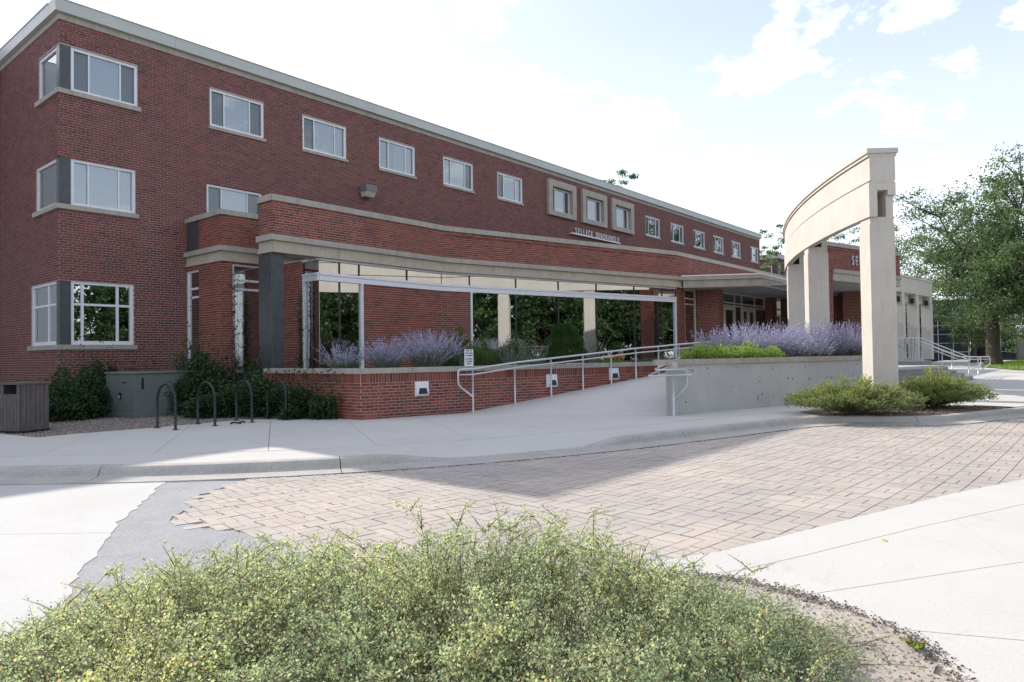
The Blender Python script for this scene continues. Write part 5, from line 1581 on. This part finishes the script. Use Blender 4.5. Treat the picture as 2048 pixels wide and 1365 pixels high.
# ------------------------------------------------------------------ shrub and planting builders
def mound(name, label, cx_, cy_, z0, rx, ry, h, mat, n, size, seed, cat='shrub', group=None, shoots=0.0, ang=0.0, aspect=.6, tmean=.45, up=.3, power=.55, stem_mat=None):
    r = np.random.default_rng(seed)
    t = empty(name, (cx_, cy_, z0), label, cat, group)
    # lumps
    k = max(4, int(6 + n / 2500)); lx = r.uniform(-.8, .8, k) * rx; ly = r.uniform(-.8, .8, k) * ry
    lr = r.uniform(.35, .62, k) * min(rx, ry) * 1.15; lh = h * r.uniform(.5, 1.0, k) * np.sqrt(np.clip(1 - (lx / rx) ** 2 * .7 - (ly / ry) ** 2 * .7, .1, 1))
    pick_ = r.integers(0, k, n)
    d = rand_unit(n, r); d[:, 2] = np.abs(d[:, 2]) * 1.0
    rad = r.random(n) ** power
    x = lx[pick_] + d[:, 0] * lr[pick_] * rad; y = ly[pick_] + d[:, 1] * lr[pick_] * rad
    z = lh[pick_] * (.35 + .65 * d[:, 2] * rad) * (1 + shoots * np.where(r.random(n) < .06, r.random(n), 0))
    z *= np.where(d[:, 2] < .25, r.uniform(.1, 1, n), 1)
    ca, sa = math.cos(ang), math.sin(ang)
    C_ = np.stack([cx_ + x * ca - y * sa, cy_ + x * sa + y * ca, z0 + np.maximum(.02, z)], 1)
    A_ = d * .7 + rand_unit(n, r) * .7 + np.array([0, 0, up]); A_ /= np.linalg.norm(A_, axis=1)[:, None]
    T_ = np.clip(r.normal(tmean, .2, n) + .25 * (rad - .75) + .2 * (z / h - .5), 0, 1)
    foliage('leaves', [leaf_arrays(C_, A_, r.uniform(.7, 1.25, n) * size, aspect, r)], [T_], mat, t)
    paths = []
    for i in range(k):
        for _ in range(6):
            dd = rand_unit(1, r)[0]; dd[2] = abs(dd[2])
            e = np.array([lx[i] + dd[0] * lr[i] * .8, ly[i] + dd[1] * lr[i] * .8, lh[i] * (.4 + .55 * dd[2])])
            s_ = np.array([lx[i] * .4, ly[i] * .4, 0.0]); mid = (s_ + e) / 2 + np.array([0, 0, .12 * h])
            paths.append([(cx_ + p[0] * ca - p[1] * sa, cy_ + p[0] * sa + p[1] * ca, z0 + p[2]) for p in (s_, mid, e)])
    thin_stems('stems', paths, .010 if h > .5 else .006, .003, stem_mat or M_STEM, t, 4)
    return t

def lavender(label, cx_, cy_, z0, rad, h, nst, seed, group, flower=.55, spread=1.0, fmat=None):
    r = np.random.default_rng(seed)
    t = empty('lavender', (cx_, cy_, z0), label, 'lavender', group)
    paths = []; fc = []; fa = []; ft = []; gc = []; ga = []; gt = []
    for k in range(nst):
        a = r.uniform(0, 2 * math.pi); q = math.sqrt(r.random())
        bx, by = cx_ + .45 * rad * q * math.cos(a), cy_ + .45 * rad * q * math.sin(a)
        L_ = h * r.uniform(.45, 1.12) * (1.12 if r.random() < .06 else 1); out_ = rad * q * spread * r.uniform(.35, 1.2); a += r.normal(0, .5)
        P = np.array([(bx + out_ * math.cos(a) * s ** 1.6, by + out_ * math.sin(a) * s ** 1.6, z0 + L_ * s * (1 - .08 * q * s)) for s in np.linspace(0, 1, 5)])
        P[1:, :2] += r.normal(0, .012, (4, 2)).cumsum(0)
        paths.append(P)
        nf = int(30 * L_ / .8); u = 1 - r.random(nf) * flower
        pos = np.stack([np.interp(u, np.linspace(0, 1, 5), P[:, c]) for c in range(3)], 1)
        side = rand_unit(nf, r) * np.array([1, 1, .35])
        pos += side * (0.045 * (1 - u) / flower + .008)[:, None] * r.uniform(.2, 1, nf)[:, None]
        fc.append(pos); ax = side * .6 + np.array([0, 0, .8]); fa.append(ax / np.linalg.norm(ax, axis=1)[:, None]); ft.append(np.clip(r.normal(.5, .25, nf), 0, 1))
        ng = 16; u = r.random(ng) * (1 - flower * .7)
        pos = np.stack([np.interp(u, np.linspace(0, 1, 5), P[:, c]) for c in range(3)], 1) + r.normal(0, .018, (ng, 3))
        gc.append(pos); ax = rand_unit(ng, r) * .7 + np.array([0, 0, .5]); ga.append(ax / np.linalg.norm(ax, axis=1)[:, None]); gt.append(np.clip(r.normal(.45, .25, ng), 0, 1))
    fc, fa, ft, gc, ga, gt = (np.concatenate(v) for v in (fc, fa, ft, gc, ga, gt))
    foliage('flowers', [leaf_arrays(fc, fa, r.uniform(.016, .032, len(fc)), .55, r)], [ft], fmat or ML_LAV, t)
    foliage('leaves', [leaf_arrays(gc, ga, r.uniform(.03, .06, len(gc)), .35, r)], [gt], ML_SAGE, t)
    thin_stems('stalks', paths, .004, .0018, M_STALK, t, 3)
    return t

# left: dark ground shrubs and creeper by the building
for i, (x, y, rx, ry, h, lab) in enumerate(((5.45, 18.3, 1.0, .8, 1.15, 'dark leafy shrub between the litter bin and the cabinet'), (6.2, 18.9, .65, .6, 1.45, 'dark shrub tight against the cabinet on its left'), (7.3, 19.6, 1.1, .5, 1.85, 'dark shrub rising behind the cabinet below the window'),
        (8.35, 16.2, .75, .8, 1.05, 'dark leafy shrub spilling over the right end of the cabinet'), (8.6, 17.6, .95, .8, 2.05, 'tall dark shrub against the brick corner behind the racks'), (8.85, 15.3, .65, .85, 1.25, 'dark shrub behind the bicycle racks'), (9.1, 14.2, .5, .75, 1.15, 'dark shrub sprawling at the foot of the planter'), (9.95, 16.9, .55, .5, 2.0, 'dark shrub round the foot of the granite pier'), (9.25, 13.15, .3, .5, .7, 'low dark shrub spreading in front of the planter side'))):
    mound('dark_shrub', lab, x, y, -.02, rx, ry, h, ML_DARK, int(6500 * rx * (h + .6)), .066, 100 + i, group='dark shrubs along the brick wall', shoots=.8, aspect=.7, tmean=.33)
def creeper(label, pts_fn, n, seed, size=.05):
    r = np.random.default_rng(seed); C_ = pts_fn(r, n)
    t = empty('creeper', tuple(C_.mean(0) * [1, 1, 0]), label, 'creeper')
    A_ = rand_unit(n, r); T_ = np.clip(r.normal(.4, .2, n), 0, 1)
    foliage('leaves', [leaf_arrays(C_, A_, r.uniform(.6, 1.3, n) * size, .75, r)], [T_], ML_DARK, t)
    paths = [np.array([(C_[i][0], C_[i][1], 0.05), (C_[i][0] + .02, C_[i][1], C_[i][2] * .5), tuple(C_[i])]) for i in range(0, n, max(1, n // 14))]
    thin_stems('vines', paths, .006, .002, M_STEM, t, 4)
creeper('thin creeper climbing the white frame of the porch window', lambda r, n: np.stack([9.95 + r.normal(0, .03, n) + .5 * (r.random(n) < .35) * r.random(n), np.full(n, LBy - .04) + r.normal(0, .02, n), .6 + 3.1 * r.random(n) ** 1.4], 1), 520, 5)
creeper('creeper climbing the edge of the corner glass', lambda r, n: np.stack([np.full(n, 11.17) + r.normal(0, .03, n), 16.85 + r.normal(0, .06, n) + .15 * r.random(n), 1.0 + 2.1 * r.random(n) ** 1.7], 1), 620, 6)
creeper('creeper trailing over the planter wall cap', lambda r, n: np.stack([9.42 + r.normal(0, .05, n), 12.6 + 2.8 * r.random(n) ** .8, .35 + .8 * r.random(n)], 1), 750, 8)

# planting in the brick planter
def pp_(s, v): return tuple(PL0 + Dv * s + Nv * v)
for i, (s, v, rad, h, n, lab) in enumerate(((0.15, 1.4, .55, .65, 150, 'greyish lavender clump in the planter corner'), (1.05, .95, .6, .78, 210, 'lavender clump left of centre in the brick planter'), (2.1, .85, .7, .95, 260, 'tall lavender clump behind the step light'), (3.05, 1.6, .55, .95, 120, 'lavender leaning on the brick panel by the jamb'))):
    x, y = pp_(s, v); lavender(lab, x, y, 1.0, rad, h, n, 200 + i, 'lavender clumps in the brick planter', .5)
for i, (s, v, rad, h, n, lab) in enumerate(((3.0, .55, .25, .38, 40, 'small sage clump beside the notice'), (4.45, .75, .35, .55, 60, 'sage clump between the yews'), (5.3, .8, .4, .75, 55, 'loose sage clump left of the round conifer'), (7.5, 1.0, .45, .75, 50, 'sage clump right of the round conifer'))):
    x, y = pp_(s, v); lavender(lab, x, y, 1.0, rad, h, n, 220 + i, 'sage clumps in the brick planter', .35, fmat=ML_SAGE)
for i, (s, v, rx, h, lab) in enumerate(((2.62, 1.0, .42, .85, 'low yew left of the notice'), (3.55, .85, .6, .72, 'low yew right of the notice'), (3.75, 2.1, .5, 1.65, 'upright yew against the window jamb'), (4.5, 1.7, .6, 1.0, 'low yew in the middle of the planter'), (5.25, 1.5, .6, 1.25, 'taller low yew near the round conifer'))):
    x, y = pp_(s, v); mound('yew', lab, x, y, 1.0, rx, rx * .8, h, ML_YEW, 5200, .045, 240 + i, 'yew', 'yews in the brick planter', aspect=.35, tmean=.45, up=.6, power=.35)
# round conifer
x, y = pp_(6.65, 1.15)
r = np.random.default_rng(77); n = 15000
t = empty('round_conifer', (x, y, 1.0), 'dense dark round conifer in front of the glazing', 'conifer')
zz = r.random(n); rad_ = .60 * np.sqrt(np.clip(1 - (zz * 1.02 - .12) ** 1.7 / .92, 0, 1)) * (1 + .10 * np.sin(zz * 23)) ; th = r.uniform(0, 2 * math.pi, n)
rr_ = rad_ * r.random(n) ** .22 * (1 + .09 * np.sin(th * 7 + zz * 9))
C_ = np.stack([x + rr_ * np.cos(th), y + rr_ * np.sin(th), 1.0 + zz * 1.22], 1)
A_ = np.stack([np.cos(th) * .7, np.sin(th) * .7, np.full(n, .8)], 1) + rand_unit(n, r) * .5; A_ /= np.linalg.norm(A_, axis=1)[:, None]
foliage('needles', [leaf_arrays(C_, A_, r.uniform(.04, .075, n), .3, r)], [np.clip(r.normal(.35, .2, n), 0, 1)], ML_YEW, t)
MB().tube([(x, y, .95), (x, y, 1.9)], [.05, .02], 8).build('trunk', M_BARK, t)
x, y = pp_(7.15, 2.0); lavender('rust-coloured seed spikes beside the round conifer', x, y, 1.0, .35, 1.0, 60, 260, None, .35, .6, ML_RED)['category'] = 'grass'
x, y = pp_(8.1, .75)
t = mound('flower_bed', 'low green plants with orange flowers in the planter', x, y, 1.0, .55, .4, .30, ML_LIME, 1600, .05, 270, 'flowers', tmean=.15)
r = np.random.default_rng(71); n = 90
C_ = np.stack([x + r.normal(0, .28, n), y + r.normal(0, .2, n), 1.22 + r.random(n) * .12], 1)
foliage('blooms', [leaf_arrays(C_, rand_unit(n, r), .055, .8, r)], [r.random(n)], ML_ORANGE, t)
for i, s in enumerate((9.4, 10.6)):
    x, y = pp_(s, .9); mound('dark_shrub', ('low grey-green plants near the brick pier', 'low plants at the foot of the narrow window')[i], x, y, 1.0, .6, .45, .35, ML_SAGE, 1500, .06, 280 + i, group='low plants by the pier', tmean=.2)

# planting in the concrete planter
def cw_(s, v): return tuple(CW0 + Dv * s + Nv * v)
lime = [(1.75, .55, .5, .46), (2.55, .62, .65, .64), (3.5, .62, .7, .66), (4.5, .6, .62, .52)]
for i, (s, v, rx, h) in enumerate(lime):
    x, y = cw_(s, v); mound('bright_shrub', ('leftmost bright green low shrub above the concrete wall', 'second bright green low shrub from the wall end', 'third bright green low shrub from the wall end', 'bright green low shrub next to the lavender')[i], x, y, 1.06, rx, .5, h + .1, ML_LIME, 5600, .042, 300 + i, 'shrub', 'bright shrubs above the concrete wall', shoots=.3, aspect=.4, tmean=.5)
labs = ['leftmost tall lavender behind the bright shrubs', 'tall lavender behind the second bright shrub', 'tall lavender with a spike higher than its neighbours', 'lavender in front of the far pillars', 'lavender left of the middle pillar', 'lavender hugging the middle pillar', 'lavender right of the middle pillar', 'lavender between the middle and near pillars', 'rightmost lavender beside the near pillar', 'lavender at the back before the gateway', 'lavender low in front of the middle pillar']
for i, (s, v, rad, h, n) in enumerate(((3.2, 1.25, .55, .85, 190), (4.0, 1.25, .6, .95, 220), (4.85, 1.2, .6, 1.05, 230), (5.6, 1.1, .6, .95, 220), (5.9, .65, .5, .75, 190), (6.5, 1.1, .6, 1.0, 230), (7.3, 1.0, .6, 1.08, 250), (8.05, .9, .62, 1.1, 260), (8.8, .75, .6, 1.1, 240), (7.9, 1.7, .6, 1.1, 160), (6.8, .55, .45, .65, 150))):
    x, y = cw_(s, v); lavender(labs[i], x, y, 1.06, rad, h, n, 320 + i, 'lavender above the concrete wall', .62)

# spreading junipers at the foot of the near pillar
def juniper(label, cx_, cy_, rx, ry, h, n, seed, ang):
    r = np.random.default_rng(seed)
    t = empty('juniper', (cx_, cy_, 0), label, 'juniper', 'junipers at the foot of the near pillar')
    paths = []; LC = []; LA = []; LT = []
    for k in range(n):
        a = r.uniform(0, 2 * math.pi); q = r.random() ** .5
        ex, ey = rx * q * math.cos(a), ry * q * math.sin(a)
        ca, sa = math.cos(ang), math.sin(ang); ex, ey = ex * ca - ey * sa, ex * sa + ey * ca
        H = h * (1 - .62 * q) * r.uniform(.5, 1.15)
        P = np.array([(cx_ + ex * s, cy_ + ey * s, .0 + H * (1 - (1 - s) ** 1.6) + .02) for s in np.linspace(0.1, 1, 6)])
        P[:, :2] += r.normal(0, .02, (6, 2)).cumsum(0); paths.append(P)
        nl = 85; u = r.random(nl) ** .6
        pos = np.stack([np.interp(u, np.linspace(0, 1, 6), P[:, c]) for c in range(3)], 1) + r.normal(0, .035, (nl, 3))
        T = P[-1] - P[2]; T = T / np.linalg.norm(T)
        ax = T * .9 + rand_unit(nl, r) * .6 + np.array([0, 0, .3])
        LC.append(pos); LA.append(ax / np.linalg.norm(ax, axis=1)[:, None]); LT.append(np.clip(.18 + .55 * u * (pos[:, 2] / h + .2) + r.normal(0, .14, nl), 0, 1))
    C_, A_, T_ = np.concatenate(LC), np.concatenate(LA), np.concatenate(LT); C_[:, 2] = np.maximum(C_[:, 2], .02)
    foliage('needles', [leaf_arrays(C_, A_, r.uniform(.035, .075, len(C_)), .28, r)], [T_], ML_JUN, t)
    thin_stems('branches', paths, .009, .003, M_STEM, t, 4)
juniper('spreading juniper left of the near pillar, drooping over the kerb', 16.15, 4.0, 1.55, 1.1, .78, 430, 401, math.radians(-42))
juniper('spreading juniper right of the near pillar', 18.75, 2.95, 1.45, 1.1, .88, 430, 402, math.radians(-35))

# ------------------------------------------------------------------ trees
def tree(name, label, x, y, z0, H, trunk_h, crown_r, crown_z, seed, nleaf, leaf, mat=ML_TREE, group=None, trunk_r=.4, lean=(0, 0), airy=1.0, cat='tree', branch_n=9):
    r = np.random.default_rng(seed)
    t = empty(name, (x, y, z0), label, cat, group)
    top = np.array([x + lean[0], y + lean[1], z0 + trunk_h])
    mb = MB(); m = 7
    path = [np.array([x, y, z0 - .1]) + (top - np.array([x, y, z0 - .1])) * (i / (m - 1)) + np.array([*r.normal(0, .05, 2), 0]) * (0 < i < m - 1) for i in range(m)]
    mb.tube([tuple(p) for p in path], [trunk_r * (1.35 if i == 0 else 1.05 - .28 * i / (m - 1)) for i in range(m)], 12)
    mb.build('trunk', M_BARK, t, smooth=True)
    C0 = np.array([x + lean[0], y + lean[1], z0 + crown_z])
    ry_ = (H - trunk_h * .55) / 2
    ends = []; paths = []
    for k in range(branch_n):
        a = 2 * math.pi * k / branch_n + r.normal(0, .25); el = r.uniform(.15, 1.25)
        d = np.array([math.cos(a) * math.cos(el), math.sin(a) * math.cos(el), math.sin(el)])
        L_ = r.uniform(.62, .95) * (crown_r * abs(math.cos(el)) + ry_ * 1.25 * math.sin(el))
        s0 = path[-1] + (path[-2] - path[-1]) * r.uniform(0, 1.4)
        P = [s0]
        for i in range(1, 7):
            P.append(P[-1] + d * L_ / 6 + r.normal(0, .12, 3) * L_ / 6 + np.array([0, 0, .02 * i * L_ / 6]))
        P = np.array(P)
        qq = np.sqrt((((P - C0) / np.array([crown_r, crown_r, ry_])) ** 2).sum(1)); P = P[:max(3, int((qq < .78).cumprod().sum()) if qq[0] < .78 else 1 + int(np.argmin(np.where(np.arange(len(qq)) > 2, qq, 9))))]
        paths.append((P, trunk_r * .42, .05))
        for i in range(min(2, len(P) - 1), len(P)):
            for _ in range(3):
                d2 = d * .5 + rand_unit(1, r)[0] * .9; d2 /= np.linalg.norm(d2); l2 = L_ * r.uniform(.18, .42)
                Q = np.array([P[i], P[i] + d2 * l2 * .5 + r.normal(0, .1, 3), P[i] + d2 * l2 + np.array([0, 0, -.05 * l2])])
                paths.append((Q, .06 * trunk_r / .4 + .02, .015)); ends.append(Q[1]); ends.append(Q[2])
                for _ in range(2):
                    d3 = d2 * .6 + rand_unit(1, r)[0]; d3 /= np.linalg.norm(d3); ends.append(Q[2] + d3 * l2 * .4)
    mb = MB()
    V = []
    for (P, a, b) in paths: mb.tube([tuple(p) for p in P], list(np.linspace(a, b, len(P))), 6, caps=False)
    mb.build('limbs', M_BARK, t, smooth=True)
    fill = rand_unit(90, r) * (r.uniform(.25, 1, 90) ** .5)[:, None] * np.array([crown_r, crown_r, ry_]) * r.uniform(.8, 1.02, 90)[:, None]
    ends = np.concatenate([np.array(ends), C0 + fill])
    q = (ends - C0) / np.array([crown_r * 1.05, crown_r * 1.05, ry_ * 1.15]); ends = ends[(q ** 2).sum(1) < 1.15]
    pk = r.integers(0, len(ends), nleaf); sc = .42 * crown_r / 5 * airy
    off = rand_unit(nleaf, r) * (r.random(nleaf) ** .6)[:, None] * sc * np.array([1.5, 1.5, .75])
    sz = r.lognormal(0, .25, len(ends))[pk][:, None]
    C_ = ends[pk] + off * sz
    A_ = rand_unit(nleaf, r) + np.array([0, 0, -.25]); A_ /= np.linalg.norm(A_, axis=1)[:, None]
    bt = r.normal(0, .14, len(ends))
    T_ = np.clip(.42 + bt[pk] + r.normal(0, .14, nleaf), 0, 1)
    o = foliage('crown', [leaf_arrays(C_, A_, r.uniform(.7, 1.3, nleaf) * leaf, .6, r, .6)], [T_], mat, t)
    return t
tree('honey_locust', 'large locust tree with forked trunk on the lawn at right', 68.8, 6.4, 0.15, 15.5, 5.2, 8.2, 9.4, 501, 60000, .2, trunk_r=.52, airy=1.35, branch_n=14)
tree('honey_locust', 'locust tree at the right edge with low hanging branches', 66.0, 0.6, 0.1, 15.0, 4.2, 7.2, 8.6, 502, 45000, .2, trunk_r=.4, airy=1.35, group=None, branch_n=11)
tree('street_tree', 'dense tree behind the far portico', 78, 17.5, 0, 13.5, 4.0, 6.5, 8.0, 503, 22000, .2, trunk_r=.35)
tree('street_tree', 'tree rising behind the gateway roof', 72, 18.0, 0, 13.3, 4.5, 5.0, 8.8, 504, 15000, .19, trunk_r=.33, group=None)
tree('street_tree', 'small low tree in front of the glass building', 84, 9.5, 0, 9, 2.6, 4.4, 5.4, 505, 11000, .19, trunk_r=.28)
tree('street_tree', 'leafy tree beyond the lawn at the right edge', 92, 3.5, 0, 12, 2.2, 6.5, 6.5, 506, 16000, .22, trunk_r=.35)
tree('street_tree', 'distant tree past the second lawn trunk', 100, -6, 0, 13, 3.0, 7.0, 7.5, 511, 14000, .25, trunk_r=.35)
tree('roof_tree', 'tree top showing above the roof of the long block', 50.5, 30.6, 0, 16.9, 7, 4.2, 11.6, 507, 22000, .2, trunk_r=.3, branch_n=8)
tree('roof_tree', 'tree top peeping out left of the curved beam', 64.0, 21.6, 0, 13.2, 4, 3.4, 8.4, 508, 14000, .2, trunk_r=.3)
# trees across the road to the right of the camera: seen only mirrored in the glazing
protos = [tree('opposite_tree', 'street tree across the road, mirrored in the glazing', 17, -10, -.1, 12, 1.8, 4.6, 6.4, 600 + k, 16000, .24, trunk_r=.26, group='trees across the road', mat=ML_DARK) for k in range(2)]
for i, (x, y, h) in enumerate(((17, -10, 11), (22, -11.5, 13), (27, -11, 12), (32, -13, 14), (37, -13.5, 12), (42, -15, 14), (47, -15.5, 13), (52, -17, 13), (12, -12, 12), (58, -18, 14), (64, -21, 14), (25, -19, 16), (34, -21, 16), (44, -23, 16), (55, -26, 17))):
    src = protos[i % 2]
    t = src if i < 2 else src.copy()
    if i >= 2:
        COL.objects.link(t)
        for ch in src.children:
            c = ch.copy(); COL.objects.link(c); c.parent = t; c.matrix_parent_inverse = ch.matrix_parent_inverse.copy()
    t.location = (x, y, -.1); t.scale = (h / 12,) * 3; t.rotation_euler = (0, 0, i * 1.3)

# ------------------------------------------------------------------ background hall beyond the lawn
bg = empty('glass_hall', (100, 12, 0), 'distant dark glass hall with pale concrete canopy behind the trees', 'building')
MB().box(101, 7.2, -.2, 118, 26, 7.5).build('glass_wall', mat_plain('dark_curtain_glass', (0.03, 0.04, 0.05), .12, 0, .2, 1), bg)
for k in range(9): MB().box(100.94, 8.6 + k * 1.6, -.1, 100.99, 8.68 + k * 1.6, 6.4).build('mullion', M_RAIL, bg)
for k in range(4): MB().box(100.9, 8, 1.0 + k * 1.1, 100.935, 22, 1.06 + k * 1.1).build('rail_bar', M_RAIL, bg)
MB().box(98.6, 7.0, 4.2, 106, 13.2, 5.25).build('canopy', M_CAST, bg)
MB().cyl(100.2, 11.3, -.1, 4.19, .32, 14).build('column', M_CAST, bg)
MB().box(98.65, 7.0, 6.2, 98.7, 13.2, 6.25).box(98.65, 9, 5.26, 98.7, 9.05, 6.2).box(98.65, 12, 5.26, 98.7, 12.05, 6.2).build('roof_rail', M_RAIL, bg)
bw = empty('low_brick_hall', (104, 4, 0), 'low pale and brick wall beyond the lawn at the right edge', 'building')
MB().box(103, -9, -.2, 112, 5.4, 3.1).build('wall', M_FARBRICK, bw); MB().box(102.9, 5.41, -.2, 112, 7.19, 3.0).build('panel', M_CAST, bw)
# bin by the tree
lbn = empty('black_bin', (88, 9.2, 0), 'black litter bin beside the glass hall', 'bin')
MB().cyl(88, 9.2, 0, 1.9, .85, 14).build('body', M_BLACK, lbn); MB().cyl(88, 9.2, 1.901, 2.1, .7, 14).build('lid', M_BLACK, lbn)

# grass blades on the lawn
r = np.random.default_rng(90); n = 26000
u_ = r.random((n * 2, 2)); X_ = 53 + u_[:, 0] * 40; Y_ = -12 + u_[:, 1] * 19
k_ = point_in(lawn_poly)(X_, Y_); X_, Y_ = X_[k_][:n], Y_[k_][:n]
C_ = np.stack([X_, Y_, np.full(len(X_), .07)], 1); A_ = rand_unit(len(X_), r) * .5 + np.array([0, 0, 1]); A_ /= np.linalg.norm(A_, axis=1)[:, None]
g = foliage('grass', [leaf_arrays(C_, A_, r.uniform(.08, .16, len(C_)), .35, r)], [np.clip(r.normal(.55, .2, len(C_)), 0, 1)], ML_LIME, None)
tag(g, 'short green lawn grass under the locust trees', 'grass')

# ------------------------------------------------------------------ loose bits: gravel stones, mulch chips, debris, clods
def scatter(name, label, cat, P, size, mat, seed, flat=.5, parent=None):
    r = np.random.default_rng(seed); n = len(P)
    base = np.array([(1, 0, 0), (-.5, .87, 0), (-.5, -.87, 0), (0, 0, 1), (0, 0, -1)], float)
    S = r.uniform(.5, 1.3, n)[:, None, None] * size
    B = base[None] * S * np.array([1, 1, flat]); a = r.uniform(0, 2 * math.pi, n); st = r.uniform(.5, 1, n)
    X = B[..., 0] * np.cos(a)[:, None] - B[..., 1] * np.sin(a)[:, None] * st[:, None]; Y = B[..., 0] * np.sin(a)[:, None] + B[..., 1] * np.cos(a)[:, None] * st[:, None]
    V = np.stack([X + P[:, 0:1], Y + P[:, 1:2], B[..., 2] + P[:, 2:3]], 2).reshape(-1, 3)
    Fb = np.array([(0, 1, 3), (1, 2, 3), (2, 0, 3), (1, 0, 4), (2, 1, 4), (0, 2, 4)])
    o = put(name, fast_mesh(name, V, (Fb[None] + 5 * np.arange(n)[:, None, None]).reshape(-1, 3), mat, np.repeat(r.random(n), 6)), parent)
    return tag(o, label, cat, None, 'stuff')
M_PEB = mat_tinted('pebble', [(0, (0.13, 0.11, 0.10)), (.5, (0.27, 0.23, 0.20)), (.85, (0.36, 0.32, 0.28)), (1, (.5, .47, .43))], .9, .1)
M_CHIP = mat_tinted('bark_chip', [(0, (0.06, 0.04, 0.03)), (.6, (0.20, 0.14, 0.10)), (1, (0.40, 0.32, 0.25))], .95, .1)
r = np.random.default_rng(33); n = 9000
P = np.stack([r.uniform(3.6, 9.4, n), r.uniform(12.9, 18.2, n), np.full(n, -.012)], 1)
P = P[point_in([(4.15, 14.52), (6.25, 14.47), (8.06, 14.57), (8.94, 13.63), (9.44, 12.95), (9.44, 18), (3.7, 18), (3.95, 16.4)])(P[:, 0], P[:, 1])]
scatter('gravel_stones', 'brown pea gravel between pavement and building', 'gravel', P, .02, M_PEB, 1)
n = 2600; P = np.stack([r.uniform(14.8, 20, n), r.uniform(1.6, 5.3, n), np.full(n, -.004)], 1)
P = P[point_in(isl + [(20.0, 2.1), (19.2, 3.4), (18.9, 4.6), (17.2, 5.0)])(P[:, 0], P[:, 1])]
scatter('mulch_chips', 'brown bark mulch round the junipers', 'mulch', P, .035, M_CHIP, 2, .3)
n = 2200; P = np.stack([r.uniform(2.4, 4.6, n), r.uniform(.2, 2.2, n), np.full(n, ZR + .02)], 1)
inD = point_in(bedp); P = P[inD(P[:, 0], P[:, 1])]
scatter('soil_clods', 'small clods and dry litter on the bare soil', 'soil', P, .011, M_PEB, 3, .5)
# crumbs along the soil edge and the slab joints
pe = np.array(DIRT); tt = r.random(900) * (len(pe) - 1); i0 = tt.astype(int); f_ = (tt - i0)[:, None]
P2 = pe[i0] * (1 - f_) + pe[i0 + 1] * f_ + r.normal(0, .035, (900, 2))
scatter('edge_crumbs', 'dark crumbs of soil along the pavement edge', 'soil', np.c_[P2, np.full(900, ZR + .016)], .010, M_CHIP, 4, .5)
# heap of mulch debris in the gutter on the left
q0, q1 = on_ground(35, 960, ZR), on_ground(116, 957, ZR)
tt = r.random(420)[:, None]; P = q0 + (q1 - q0) * tt + np.c_[r.normal(0, .02, 420), r.normal(0, .02, 420), r.random(420) * .025 + .03]
scatter('gutter_debris', 'reddish brown heap of debris in the gutter at left', 'debris', P, .016, M_CHIP, 5, .5)
# litter along the kerb joint with the pavers
gp_ = np.array([p for p in gut if 4.5 < p[0] < 18]); tt = r.random(1500) * (len(gp_) - 1); i0 = tt.astype(int); f_ = (tt - i0)[:, None]
P2 = gp_[i0] * (1 - f_) + gp_[i0 + 1] * f_ + r.normal(0, .02, (1500, 2))
scatter('gutter_grit', 'dark grit in the joint between kerb and pavers', 'grit', np.c_[P2, np.full(1500, ZR + .004)], .012, mat_tinted('grit', [(0, (.03, .028, .025)), (1, (.12, .10, .08))], .95, .1), 6, .4)
n = 260; P = np.stack([r.uniform(3, 14, n), r.uniform(1, 9, n), np.full(n, ZR + .005)], 1); P = P[inside(P[:, 0], P[:, 1])]
scatter('fallen_leaves', 'scattered dry leaf fragments on the paved road', 'leaves', P, .013, M_CHIP, 7, .15)
# yellow leaf on the near slab
q = on_ground(1770, 1082, ZR + .012)
tag(put('fallen_leaf', fast_mesh('fallen_leaf', leaf_arrays(np.array([q, q + np.array([.02, .01, .002])]), np.array([[1, .2, .05], [.3, 1, .05]]) / 1.05, .06, .6, np.random.default_rng(1), 5), np.arange(8).reshape(2, 4), ML_FORE, np.array([.9, .93]))), 'yellow fallen leaf on the near concrete slab', 'leaf')
# weeds on the soil
q = on_ground(1830, 1300, ZR)
mound('weed', 'small green weed on the bare soil', q[0], q[1], ZR + .01, .06, .06, .06, ML_LIME, 60, .025, 702, 'weed', tmean=.6)
